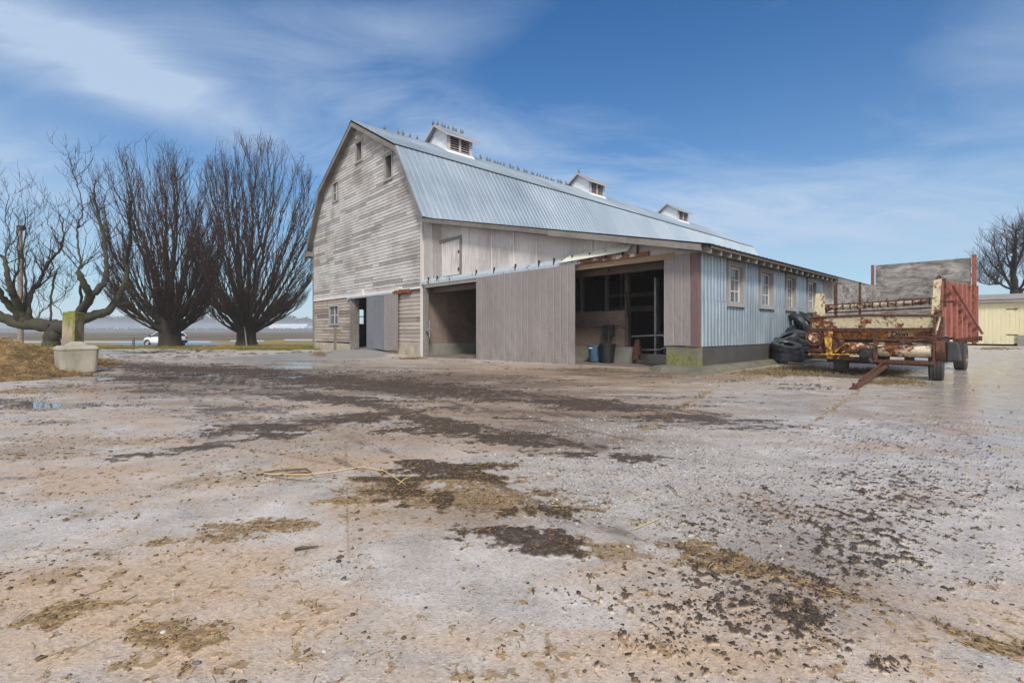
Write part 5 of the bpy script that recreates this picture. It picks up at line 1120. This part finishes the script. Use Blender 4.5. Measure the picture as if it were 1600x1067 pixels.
# heap
hc = ground_pt(20, 585, 0); hp = empty('straw_heap', (-13.4, 12.6, 0), 0, 'heap of rotting straw and manure at the left edge of the yard', 'straw heap')
ax_ = np.linspace(-3.4, 4.6, 200); ay_ = np.linspace(-4.2, 4.2, 200); XX, YY = np.meshgrid(ax_, ay_); wx, wy = XX - 13.4, YY + 12.6
pxx = 800 + F * wx / wy
hh = .78 * np.exp(-((XX + 1.0) / 1.7)**2 - ((YY - .3) / 1.3)**2) + .42 * np.exp(-((XX + .3) / 1.1)**2 - ((YY - 1.9) / 1.0)**2) + .30 * np.exp(-((XX - .6) / .9)**2 - ((YY + .3) / .8)**2)
hh = hh + .24 * np.exp(-((XX - 2.2) / .95)**2 - ((YY + 2.1) / .85)**2) + .16 * np.exp(-((XX - 1.6) / 1.3)**2 - ((YY + 1.2) / 1.0)**2); hh = hh * (.75 + .5 * fbm(wx * 1.6, wy * 1.6, 5)) + (fbm(wx * 5, wy * 5, 5, .65) - .5) * .30 * np.clip(hh * 5, 0, 1) + (fbm(wx * 17, wy * 17, 3, .6) - .5) * .07 * np.clip(hh * 6, 0, 1) - .05 + terr(wx, wy)
V = np.stack([XX.ravel(), YY.ravel(), hh.ravel()], 1); n = 200; i = (np.arange(n-1)[:, None] * n + np.arange(n-1)[None]).ravel(); Fq = np.stack([i, i+1, i+n+1, i+n], 1)
o = fastmesh('mound', V, Fq, M['heap'], None, None, True); o.parent = hp
N = 60000; k = rng.randint(0, n * n, N); ok = (hh.ravel()[k] - terr(wx.ravel()[k], wy.ravel()[k])) > .03 * 1; k = k[ok]; N = len(k); P = V[k] + rng.randn(N, 3) * np.array([.03, .03, .012])
P = P[:, :]; tnt = np.clip(.40 * np.exp(-((P[:, 0] + 1.3) / 1.6)**2) + rng.rand(N) * .8, 0, 1)
o = blades('straw', P, rng.gamma(2.5, .045, N), rng.uniform(.004, .010, N), rng.rand(N) * 6.28, rng.uniform(-.5, .6, N), M['straw'], tnt, None, None, .6); o.parent = hp
# straw twist on the ground
def twig(pts, r, m_, label, name='plant_stem', cat='stem'):
    P = []
    for px, py in pts: q = ground_pt(px, py, .014); P.append((q.x, q.y, .014 + tz(q.x, q.y)))
    b = MB(); b.tint(.9).tube(P, [r] * (len(P) - 1) + [r * .4], 6); o = b.build(name, m_, None); tag(o, label, cat)
twig([(405, 739), (440, 741), (480, 741), (530, 735), (565, 729), (600, 735), (620, 748), (634, 757)], .0035, M['straw'], 'long pale straw stem curving left of the manure pile')
twig([(400, 742), (430, 735), (478, 732), (486, 737), (455, 739), (420, 745)], .006, M['manure'], 'dark bundle of stems left of the long pale straw stem')
twig([(430, 746), (470, 750), (500, 752)], .003, M['manure'], 'short brown stem below the dark bundle of stems')
twig([(623, 756), (632, 748), (645, 743)], .004, M['straw'], 'short pale straw forking off near the manure pile')
twig([(460, 858), (475, 855), (498, 853)], .007, M['mud'], 'short dark stick lying alone on the bare concrete', 'stick', 'stick')
twig([(990, 826), (1020, 814), (1050, 800)], .0022, M['straw'], 'thin straw stem lying across the gravelly patch')
twig([(1043, 757), (1052, 763), (1060, 775)], .004, M['manure'], 'bent brown twig near the top of the gravelly patch', 'twig', 'twig')
# posts and pole
def simple_post(px, py, top, d, w, m_, nm, label, cat, lean=0):
    a = at(px, py, d); zz = tz(a.x, a.y); h = (py - top) / F * d; b = MB(); b.tube([(0, 0, -.3), (lean * .5, 0, h * .5), (lean, 0, h)], [w / 2, w / 2 * .97, w / 2 * .9], 10); o = b.build(nm, m_, None); o.location = (a.x, a.y, a.z); tag(o, label, cat); return o
simple_post(208.5, 544, 528, 34.5, .17, M['post'], 'fence_post', 'short dark wooden post in the grass left of the white car', 'post')
simple_post(386, 539, 510, 38.5, .12, M['pole'], 'leaning_stake', 'thin grey stake leaning against the trunk nearest the barn', 'stake', -.22)
g = at(32, 540, 30); b = MB(); b.tube([(0, 0, -.6), (0, 0, 3.5), (-.04, 0, 7.75)], [.15, .135, .115], 14); o = b.build('pole', M['pole'], None); up_ = empty('utility_pole', (g.x, g.y, -.25), 0, 'grey wooden utility pole rising behind the leftmost tree', 'utility pole'); o.parent = up_
b = MB(); b.box(-.16, .20, -.1, .1, 7.55, 7.85); b.build('pole_top_cap', M['dark'], up_, bevel=.02)
# ------------------------------------------------------------------ car
cg = at(258, 541, 50.5); car = empty('parked_car', (cg.x, cg.y, tz(cg.x, cg.y)), R(168), 'small white hatchback parked on the turnout behind the mossy tree trunk', 'car')
# profile along x (front at +x), half widths; rings of a lofted body
st = [(-2.05,.42,.95,.70,.95),(-1.98,.34,1.02,.80,1.02),(-1.80,.30,1.05,.86,1.10),(-1.2,.28,1.02,.89,1.02),(0,.27,.98,.90,.98),(.9,.28,.97,.89,.97),(1.35,.30,.94,.87,.94),(1.80,.33,.86,.80,.86),(2.02,.36,.72,.66,.72),(2.08,.42,.60,.55,.60)]
b = MB(); rings = []
for x, zl, zs_, hw_, zt2 in st:
    rings.append([(x, -hw_ * .92, zl), (x, -hw_, zl + .15), (x, -hw_, zs_ - .15), (x, -hw_ * .93, zs_), (x, hw_ * .93, zs_), (x, hw_, zs_ - .15), (x, hw_, zl + .15), (x, hw_ * .92, zl)])
n = 8; b.add([p for r_ in rings for p in r_], [tuple(range(n)), tuple(range(len(rings)*n-1, (len(rings)-1)*n-1, -1))] + [(j*n+i, j*n+(i+1) % n, (j+1)*n+(i+1) % n, (j+1)*n+i) for j in range(len(rings)-1) for i in range(n)])
bd = b.build('body', M['carpaint'], car, smooth=True, bevel=0)
b = MB(); Rr_ = [(-1.95, 1.02, .76), (-1.55, 1.50, .62), (-1.1, 1.58, .60), (-.2, 1.60, .60), (.25, 1.52, .62), (1.15, .95, .78)]
def sec(x, z, w): return [(x, -w - .06 * (z < 1.2), z), (x, w + .06 * (z < 1.2), z)]
top = [(x, s * w, z) for x, z, w in Rr_ for s in (-1, 1)]; base_ = [(x, s * .80, .96) for x, z, w in Rr_ for s in (-1, 1)]
b.add(top + base_, [(2*i, 2*i+1, 2*i+3, 2*i+2) for i in range(5)] + [(2*i, 2*i+2, 12+2*i+2, 12+2*i) for i in range(5)] + [(2*i+1, 12+2*i+1, 12+2*i+3, 2*i+3) for i in range(5)]); b.build('glasshouse', M['carglass'], car)
b = MB(); r2 = [(-1.72, 1.42, .67), (-1.55, 1.535, .63), (-1.1, 1.60, .61), (-.2, 1.615, .61), (.28, 1.53, .63)]; top = [(x, s * w, z) for x, z, w in r2 for s in (-1, 1)]; lo = [(x, s * (w + .01), z - .06) for x, z, w in r2 for s in (-1, 1)]
b.add(top + lo, [(2*i, 2*i+1, 2*i+3, 2*i+2) for i in range(4)] + [(2*i, 2*i+2, 10+2*i+2, 10+2*i) for i in range(4)] + [(2*i+1, 10+2*i+1, 10+2*i+3, 2*i+3) for i in range(4)] + [(0, 10, 11, 1), (8, 9, 19, 18)])
for s in (-1, 1):
    b.beam((.28, s * .635, 1.52), (1.12, s * .80, .97), .06, .05); b.beam((-.35, s * .625, 1.56), (-.30, s * .845, .97), .07, .04); b.beam((-1.2, s * .62, 1.55), (-1.25, s * .84, 1.0), .25, .04); b.beam((-1.6, s * .63, 1.45), (-1.95, s * .78, 1.0), .10, .05)
b.build('roof', M['carpaint'], car)
for s in (-1, 1):
    MB().box(.82, 1.0, s * .86, s * 1.02, 1.0, 1.14).build('mirror', M['dark'], car, bevel=.02)
    MB().hexa([(1.75, s * .50, .62), (1.75, s * .83, .62), (2.03, s * .66, .62), (2.08, s * .4, .62)], [(1.72, s * .50, .80), (1.72, s * .82, .80), (1.98, s * .68, .76), (2.06, s * .4, .76)]).build('headlight', M['chrome'], car)
    MB().hexa([(-2.09, s * .45, .82), (-2.09, s * .80, .82), (-1.80, s * .88, .85), (-1.80, s * .5, .85)], [(-2.04, s * .5, 1.03), (-2.04, s * .78, 1.03), (-1.80, s * .88, 1.04), (-1.80, s * .5, 1.04)]).build('tail_light', M['redlamp'], car)
    for x in (-1.25, 1.28):
        w = MB(); w.revolve([(.20, -.1), (.30, -.11), (.33, -.08), (.33, .08), (.30, .11), (.20, .1)], (x, s * .80, .33), (0, 1, 0), 26); w_ = w.build('wheel', M['rubber'], car)
        r_ = MB()
        r_.revolve([(0, -.09), (.05, -.09), (.06, -.03), (.19, -.03), (.2, -.1), (.21, -.1), (.21, .1), (.2, .1), (.19, .03), (0, .09)], (x, s * .80, .33), (0, 1, 0), 20, False); r_.build('rim', M['chrome'], w_)
        a_ = MB(); a_.revolve([(.33, -.02), (.38, -.02), (.38, .02), (.33, .02)], (x, s * .885, .36), (0, 1, 0), 24); a_.build('wheel_arch', M['dark'], bd)
b = MB(); b.box(-2.11, -1.9, -.72, .72, .36, .62); b.box(1.9, 2.12, -.60, .60, .34, .50); b.split('bumper', M['dark'], car, bevel=.03)
# ------------------------------------------------------------------ yellow shed
so_ = ground_pt(1600, 541, 0); su, sv = loc(so_.x, so_.y)
sh = empty('yellow_shed', wld(su, sv, 0), TH, 'low pale yellow shed with plank doors and flat grey roof at the right', 'shed')
b = MB(); y = -6.0
while y < 4.1: b.tint(random.Random(int(y * 10)).random()).box(-.02, .02, y + .004, y + .196, .18, 2.95); y += .2
b.box(.02, 5, 4.02, 4.08, .0, 3.3); b.box(.02, 5, -6.05, -6.0, 0, 3.3); b.box(4.95, 5, -6, 4.0, 0, 3.3); b.build('wall', M['shedwall'], sh)
d_ = MB(); y = -.1 
yd0, yd1 = .45, 4.0
d_ = MB(); y = yd0
while y < yd1 - .05: d_.box(-.06, -.02, y + .003, y + .197, .12, 2.86); y += .2
dr = d_.build('door', M['shedwall'], sh)
h_ = MB()
for z in (.75, 2.45): h_.box(-.075, -.06, yd0 - .18, yd0 + .35, z - .03, z + .03)
h_.split('hinge', M['rust'], dr)
b = MB(); b.box(-.15, .0, -6, .30, -.2, .72); b.build('base_wall', M['iconc'], sh)
b = MB(); b.box(-.35, 5.3, -6.3, 4.3, 3.28, 3.46); b.build('roof', M['shedroof'], sh); b = MB(); b.box(-.38, -.35, -6.3, 4.3, 3.10, 3.44); b.box(-.35, 0, -6.3, 4.3, 2.95, 3.05); b.build('fascia', M['wtrim2'], sh)
# ------------------------------------------------------------------ bare trees
def add_tubes(paths, n=4):
    """paths: list of (points Kx3, radii K) with the same K -> vectorised tube mesh"""
    P = np.array([p for p, r in paths]); Rd = np.array([r for p, r in paths]); m_, K, _ = P.shape
    T = np.empty_like(P); T[:, 1:-1] = P[:, 2:] - P[:, :-2]; T[:, 0] = P[:, 1] - P[:, 0]; T[:, -1] = P[:, -1] - P[:, -2]
    T /= np.maximum(np.linalg.norm(T, axis=2, keepdims=True), 1e-9)
    ref = np.where(np.abs(T[:, :, 2:3]) < .9, np.array([0, 0, 1.]), np.array([1., 0, 0])); ref = np.broadcast_to(ref[:, :1], T.shape) if False else ref
    X = np.cross(T, np.array([.3, .9, .15])); X /= np.maximum(np.linalg.norm(X, axis=2, keepdims=True), 1e-9); Yv = np.cross(T, X)
    a = np.arange(n) * 2 * math.pi / n
    V = P[:, :, None] + Rd[:, :, None, None] * (X[:, :, None] * np.cos(a)[None, None, :, None] + Yv[:, :, None] * np.sin(a)[None, None, :, None])
    j, k, i = np.meshgrid(np.arange(m_), np.arange(K - 1), np.arange(n), indexing='ij'); b0 = j * K * n + k * n
    Fc = np.stack([b0 + i, b0 + (i + 1) % n, b0 + n + (i + 1) % n, b0 + n + i], 3).reshape(-1, 4)
    return V.reshape(-1, 3), Fc
def quad_path(p0, p1, p2, K, wob, r0, r1, rr):
    t_ = np.linspace(0, 1, K)[:, None]; P = (1 - t_)**2 * p0 + 2 * t_ * (1 - t_) * p1 + t_**2 * p2
    L = np.linalg.norm(p2 - p0); w = rr.randn(K, 3) * wob * L; w[0] = 0; P = P + w * np.minimum(1, t_ * 3)
    return P, (r0 + (r1 - r0) * t_[:, 0]**.8)
def fastigiate(name, base, crotch_h, cen, ax, ay, az, nl, seed, label, trunk_r, nsub=16, ntw=8, group='bare trees with upswept twigs'):
    """base: world foot; cen: crown centre relative to foot; ax,ay,az: crown half sizes"""
    rr = np.random.RandomState(seed); tr_ = empty(name, base, 0, label, 'tree', group); foot = np.zeros(3); cr = np.array([0, 0, crotch_h]); cen = np.array(cen)
    limbs = []; subs = []; tw = []
    def env(d):      # point of the envelope in direction d from the crotch
        o = cr - cen; A_ = np.array([ax, ay, az]); dd = d / A_; oo = o / A_; a = dd @ dd; b_ = 2 * oo @ dd; c = oo @ oo - 1
        s = (-b_ + math.sqrt(max(b_ * b_ - 4 * a * c, 0))) / (2 * a); return cr + d * s
    for i in range(nl):
        f = (i + .5) / nl; th_ = 1.42 * f**.72; ph = i * 2.39996 + rr.uniform(-.3, .3)
        d = np.array([math.sin(th_) * math.cos(ph), math.sin(th_) * math.sin(ph), max(math.cos(th_), .02) + .10]); d /= np.linalg.norm(d); e = env(d) * 1.0
        e = cr + (e - cr) * rr.uniform(.74, 1.05); L = np.linalg.norm(e - cr)
        s0 = cr + np.array([d[0] * trunk_r * .7, d[1] * trunk_r * .7, rr.uniform(-.9, .5) * (1 if crotch_h > 1.2 else .4)])
        out = np.array([d[0], d[1], 0]); m1 = s0 + (e - s0) * .45 + out * L * .12 - np.array([0, 0, L * .10 * math.sin(th_)])
        P, rd = quad_path(s0, m1, e, 14, .006, trunk_r * rr.uniform(.16, .30), .016, rr); limbs.append((P, rd))
        for q in range(nsub):
            k = min(12, int(2 + 10.5 * rr.rand()**.6)); p0 = P[k]; r0 = min(rd[k] * rr.uniform(.4, .7), .06); t_dir = P[min(k + 2, 13)] - P[k - 1]; t_dir /= np.linalg.norm(t_dir)
            off = rr.randn(3) * .27; off[2] = abs(off[2]) * .5 + .05; d2 = t_dir + off; d2 /= np.linalg.norm(d2)
            rem = max(L * (1 - k / 14.) * rr.uniform(.75, 1.15), L * .22); e2 = p0 + d2 * rem; rel = (e2 - cen) / np.array([ax, ay, az]); nr_ = np.linalg.norm(rel)
            if nr_ > 1.0: e2 = cen + (e2 - cen) / nr_ * rr.uniform(.86, 1.05)
            e2[2] += rem * .10; m2 = p0 + (e2 - p0) * .5 + np.array([off[0], off[1], 0]) * rem * .15
            P2, rd2 = quad_path(p0, m2, e2, 9, .010, r0, .010, rr); subs.append((P2, rd2)); L2 = np.linalg.norm(e2 - p0)
            for w_ in range(ntw):
                k2 = min(8, int(2 + 7 * rr.rand()**.7)); p3 = P2[k2]; td = P2[min(k2 + 1, 8)] - P2[k2 - 1]; td /= np.linalg.norm(td); o3 = rr.randn(3) * .36; o3[2] = abs(o3[2]) * .6
                d3 = td + o3; d3 /= np.linalg.norm(d3); l3 = rr.uniform(.5, 1.3) * min(1.9, (.4 + .25 * L2)) * .75; e3 = p3 + d3 * l3 + np.array([0, 0, l3 * .22]); rl3 = (e3 - cen) / np.array([ax, ay, az]); n3_ = np.linalg.norm(rl3); e3 = cen + (e3 - cen) / n3_ * rr.uniform(.90, 1.07) if n3_ > 1.0 else e3
                P3, rd3 = quad_path(p3, p3 + d3 * l3 * .5, e3, 5, .02, min(rd2[k2] * .7, .016), .006, rr); tw.append((P3, rd3))
    V1, F1 = add_tubes(limbs, 8); V2, F2 = add_tubes(subs, 5); V3, F3 = add_tubes(tw, 3)
    b = MB(); K = [(-.3, 1.45), (0, 1.22), (crotch_h * .25, 1.0), (crotch_h * .6, .98), (crotch_h * .9, 1.15), (crotch_h * 1.12, 1.1), (crotch_h * 1.35, .5)]
    n = 20; vs = []
    for z, q in K:
        for k in range(n):
            a = 2 * math.pi * k / n; r_ = trunk_r * q * (1 + .10 * math.sin(5 * a + z) + .05 * math.sin(9 * a - z * 2)); vs.append((r_ * math.cos(a), r_ * math.sin(a), z))
    b.add(vs, [(j*n+i, j*n+(i+1) % n, (j+1)*n+(i+1) % n, (j+1)*n+i) for j in range(len(K)-1) for i in range(n)]); t0 = b.build('trunk', M['bark'], tr_, smooth=True)
    o = fastmesh('limbs', V1, F1, M['bark'], None, None, True); o.parent = tr_
    V = np.vstack([V2, V3]); Fm = np.vstack([F2, F3 + len(V2)]); o = fastmesh('crown', V, Fm, M['twig'], None, None, True); o.parent = tr_
    return tr_
def tree_at(px, py, d):
    a = at(px, py, d); return (a.x, a.y, a.z)
d2 = 39.5; s2 = d2 / F
fastigiate('bare_tree', tree_at(385, 540, d2), 35 * s2, ((402 - 385) * s2, 0, (540 - 368) * s2), 104 * s2, 96 * s2, 156 * s2, 50, 4, 'tall bare vase shaped tree standing nearest the barn gable', .66, 15, 13)
d1 = 37.5; s1 = d1 / F
fastigiate('bare_tree', tree_at(266, 543, d1), 38 * s1, ((256 - 266) * s1, 0, (543 - 372) * s1), 92 * s1, 86 * s1, 157 * s1, 46, 9, 'tall bare vase shaped tree with mossy trunk in front of the white car', .70, 15, 13)
# the old pollarded tree at the far left: limbs laid out by hand, twigs grown from them
def gnarly(name, d, base_px, base_py, limbs, seed, label, m1, m2, tw_len=1.0, dens=1.0, depthw=1.6, group=None, lens=1.0):
    rr = np.random.RandomState(seed); o = at(base_px, base_py, d); s = d / F; tr_ = empty(name, tuple(o), 0, label, 'tree', group)
    b = MB(); paths = []
    for li, (pts, r0, r1) in enumerate(limbs):
        P = []; dy = 0; dyr = rr.uniform(-1, 1) * depthw
        for k, (px, py) in enumerate(pts):
            f = k / max(1, len(pts) - 1); q_ = at(px, py, d + depthw * math.sin((px - base_px) * .045 + (base_py - py) * .021) * min(1, max(0, (base_py - py - 45) / 60.))); P.append(np.array([q_.x - o.x, q_.y - o.y, q_.z - o.z]))
        Q = []                                        # catmull-rom resample
        for k in range(len(P) - 1):
            p0 = P[max(k-1, 0)]; p1 = P[k]; p2 = P[k+1]; p3 = P[min(k+2, len(P)-1)]
            for t_ in np.linspace(0, 1, 6)[:-1]: Q.append(.5 * ((2*p1) + (-p0+p2)*t_ + (2*p0-5*p1+4*p2-p3)*t_*t_ + (-p0+3*p1-3*p2+p3)*t_**3))
        Q.append(P[-1]); Q = np.array(Q); Q[1:-1] += rr.randn(len(Q)-2, 3) * .025; lf = .9 if r0 > 4.6 else .52; rd = np.linspace(r0 * s * lf, r1 * s * lf, len(Q)) * (1 + .06 * rr.randn(len(Q)))
        b.tube([tuple(q) for q in Q], list(rd), 10); paths.append((Q, rd, r1))
    b.build('limbs', m1, tr_, smooth=True)
    subs, tw = [], []
    for Q, rd, r1 in paths:
        if r1 > 2.5: continue
        L = np.sum(np.linalg.norm(np.diff(Q, axis=0), axis=1)); ns = int(L * 2.4 * dens)
        for q in range(ns):
            k = rr.randint(len(Q) // 4, len(Q)); p0 = Q[k]; td = Q[min(k+1, len(Q)-1)] - Q[max(k-1, 0)]; td = td / max(np.linalg.norm(td), 1e-6)
            off = rr.randn(3) * .75; d_ = td * .55 + off; d_[2] = abs(d_[2]) * .6 + .42; d_ /= np.linalg.norm(d_); l_ = rr.uniform(.6, 2.2) * tw_len; e = p0 + d_ * l_ + np.array([0, 0, l_ * .30])
            P2, r2_ = quad_path(p0, p0 + d_ * l_ * .6, e, 8, .015, min(rd[k] * .5, .03), .006, rr); subs.append((P2, r2_))
            for w_ in range(7):
                k2 = rr.randint(1, 7); o3 = rr.randn(3) * .6; d3 = (P2[k2] - P2[k2-1]); d3 = d3 / np.linalg.norm(d3) + o3; d3[2] += .3; d3 /= np.linalg.norm(d3); l3 = rr.uniform(.25, .9) * tw_len
                P3, r3 = quad_path(P2[k2], P2[k2] + d3 * l3 * .5, P2[k2] + d3 * l3 + np.array([0, 0, l3 * .3]), 4, .03, .008, .003, rr); tw.append((P3, r3))
    V2, F2 = add_tubes(subs, 4); V3, F3 = add_tubes(tw, 3); V = np.vstack([V2, V3]); Fm = np.vstack([F2, F3 + len(V2)]); c = fastmesh('crown', V, Fm, m2, None, None, True); c.parent = tr_
    return tr_
GL = [([(80, 545), (82, 528), (86, 512), (84, 508)], 13, 9.5), ([(84, 513), (62, 508), (40, 507), (14, 500), (-10, 488), (-40, 470)], 11, 7), ([(84, 510), (108, 510), (126, 500), (150, 492), (170, 484), (186, 464)], 11, 5),
      ([(40, 506), (36, 490), (24, 468), (16, 448), (10, 425), (4, 400)], 8, 2.2), ([(36, 500), (18, 480), (2, 462), (-14, 430)], 7, 3), ([(24, 468), (22, 440), (30, 410), (26, 370), (30, 345)], 3.5, .8), ([(46, 506), (44, 480), (50, 455), (62, 438), (74, 415), (92, 392), (99, 372), (97, 340)], 5, .8),
      ([(50, 455), (66, 445), (84, 420), (76, 400), (82, 370)], 3, .7), ([(38, 478), (40, 440), (36, 400), (40, 360), (36, 322)], 4, .7), ([(16, 448), (8, 410), (16, 370), (8, 335), (14, 305)], 2.6, .6), ([(79, 500), (80, 470), (82, 445), (88, 424)], 3.0, 2.6), ([(47, 490), (48, 465), (49, 448)], 2.2, 1.6),
      ([(120, 502), (130, 482), (140, 466), (132, 444), (124, 424)], 8, 4), ([(126, 480), (126, 450), (125, 420), (122, 390), (120, 358), (128, 335), (126, 310), (120, 285), (112, 268)], 3.6, .8), ([(125, 420), (136, 410), (144, 400)], 3, .8), ([(120, 358), (130, 350), (136, 345)], 2, .8), ([(140, 466), (156, 450), (166, 436), (166, 410), (162, 370), (152, 330), (146, 300), (150, 282)], 5.5, .7),
      ([(162, 372), (163, 340), (163, 312), (170, 296)], 2, .6), ([(186, 464), (196, 440), (198, 405), (204, 372), (202, 338), (206, 312)], 5, 1.0), ([(150, 494), (172, 484), (186, 474), (212, 470)], 4, 1), ([(165, 485), (190, 476), (222, 467)], 3, .7), ([(58, 505), (66, 485), (90, 470), (112, 450), (122, 438)], 2, .5), ([(108, 510), (90, 480), (70, 478), (55, 500)], 1.2, .6),
      ([(112, 268), (104, 256), (106, 246)], .8, .4), ([(112, 268), (122, 254), (128, 244)], .8, .4), ([(100, 400), (90, 378), (76, 350), (68, 330)], 1, .4)]
gnarly('old_pollard_tree', 24, 80, 545, GL, 21, 'old spreading pollarded tree with mossy low limbs at far left', M['bark2'], M['twig2'], .8, 1.1)
RL = [([(1592, 545), (1590, 480), (1588, 455)], 10, 8), ([(1588, 470), (1584, 430), (1586, 390), (1588, 360)], 6, 1), ([(1588, 462), (1572, 435), (1560, 405), (1552, 378)], 4.5, .8), ([(1590, 460), (1604, 430), (1612, 395), (1616, 362)], 4.5, .8), ([(1586, 455), (1562, 444), (1542, 428), (1530, 410)], 3.5, .8), ([(1590, 458), (1618, 440), (1640, 415), (1650, 390)], 4, .8), ([(1584, 430), (1574, 400), (1572, 368)], 3, .6), ([(1586, 420), (1598, 390), (1600, 360)], 3, .6),
      ([(1572, 435), (1552, 415), (1538, 390)], 2.4, .6), ([(1562, 444), (1545, 445), (1528, 440)], 2, .6), ([(1604, 430), (1626, 400), (1634, 372)], 2.4, .6)]
gnarly('round_bare_tree', 44, 1592, 545, RL, 33, 'round headed bare tree rising behind the yellow shed', M['bark'], M['twig'], .95, 3.6, 2.5)
# ------------------------------------------------------------------ hazy distance
fr = random.Random(8); nr = np.random.RandomState(4)
def far_tree(px, d, h, w, kind, label, group):
    a = at(px, 520, d); t_ = empty('distant_tree', (a.x, a.y, -.66), 0, label, 'tree', group)
    MB().tube([(0, 0, -.5), (0, 0, h * .6)], [w * .06, w * .03], 7).build('trunk', M['bark'], t_)
    n = 340; P = nr.randn(n, 3)
    if kind == 'conifer':
        z = nr.rand(n)**1.2; r_ = (1 - z) * w * .5 * (.5 + .6 * nr.rand(n)); a_ = nr.rand(n) * 6.28; P = np.stack([r_ * np.cos(a_), r_ * np.sin(a_), h * (.1 + .9 * z)], 1)
    else: P = P / np.linalg.norm(P, axis=1)[:, None] * nr.rand(n)[:, None]**.45; P = P * np.array([w * .5, w * .5, h * .38]) + np.array([0, 0, h * .6])
    sz = w * .10 * (.5 + nr.rand(n)); q = nr.randn(n, 3, 3); V = P[:, None] + q * sz[:, None, None] * .6; Fc = np.arange(3 * n).reshape(-1, 3); c = fastmesh('crown', V.reshape(-1, 3), Fc, M['farleaf'], None, None); c.parent = t_
for i, (px, h, w, kd) in enumerate([(438, 8, 16, 'b'), (446, 9, 14, 'b'), (431, 10, 10, 'c'), (442, 14, 7, 'c'), (462, 6, 12, 'b'), (478, 7, 10, 'b'), (486, 5, 9, 'b'), (408, 6, 12, 'b'), (345, 6, 14, 'b'), (324, 8, 14, 'b'), (333, 10, 8, 'c'), (300, 5, 16, 'b'), (216, 10, 12, 'b'), (203, 9, 13, 'b'), (190, 7, 14, 'b'), (172, 8, 12, 'b'), (160, 10, 9, 'c'), (146, 7, 14, 'b'), (134, 6, 14, 'b'), (20, 6, 20, 'b'), (56, 7, 16, 'b'), (-20, 8, 20, 'b')]):
    far_tree(px, 1620 + fr.uniform(-90, 140), h * 6.1, w * 5.9, 'conifer' if kd == 'c' else 'b', 'hazy %s tree on the far side of the fields' % ('pointed dark' if kd == 'c' else 'rounded'), 'far hazy %s trees' % ('pointed' if kd == 'c' else 'rounded'))
def far_barn(px0, px1, d, h, label, roofh=1.6):
    a = at(px0, 520, d); c = at(px1, 520, d); t_ = empty('distant_barn', (a.x, a.y, -.66), 0, label, 'barn', 'far farm buildings'); W = c.x - a.x
    MB().box(0, W, 0, 24, -.5, h).build('wall', M['farwall'], t_); MB().prism([(-.5, h), (12, h + roofh), (24.5, h)], -.6, W + .6, 0).build('roof', M['farroof'], t_)
    for k in range(int(W / 5)): MB().box(2 + k * 5, 4.6 + k * 5, -.12, -.003, 0, h * .62).build('opening', M['dark'], t_)
far_barn(420, 478, 1450, 12, 'long low white roofed barn far across the field', 9); far_barn(452, 488, 1560, 10, 'low pale shed behind the long white barn far across the field', 5); far_barn(196, 232, 1580, 15, 'pale farmhouse far across the field left of the car', 10); far_barn(120, 150, 1600, 12, 'pale hazy outbuilding far across the field behind the concrete block', 2)
# brown hedge line at the far edge of the field
P = np.stack([nr.uniform(-1250, -340, 6000), 900 + nr.uniform(-8, 8, 6000), nr.rand(6000) * 4 - .7], 1); V = (P[:, None] + nr.randn(6000, 3, 3) * 1.7).reshape(-1, 3); o = fastmesh('far_hedge', V, np.arange(18000).reshape(-1, 3), M['farleaf']); tag(o, 'brown hedge line along the far edge of the field', 'hedge')
# ------------------------------------------------------------------ haze
b = MB(); b.box(-1900, 1900, -900, 2300, -5, 21); hz_ = b.build('haze', M['dark'], None); hz_.data.materials.clear(); tag(hz_, kind='stuff')
hm = bpy.data.materials.new('haze'); hm.use_nodes = True; hm.node_tree.nodes.clear(); pv = hm.node_tree.nodes.new('ShaderNodeVolumePrincipled'); ho = hm.node_tree.nodes.new('ShaderNodeOutputMaterial')
pv.inputs['Color'].default_value = (.80, .88, .97, 1); pv.inputs['Density'].default_value = .00065; hm.node_tree.links.new(pv.outputs[0], ho.inputs['Volume']); hz_.data.materials.append(hm)
scene.cycles.volume_bounces = 1
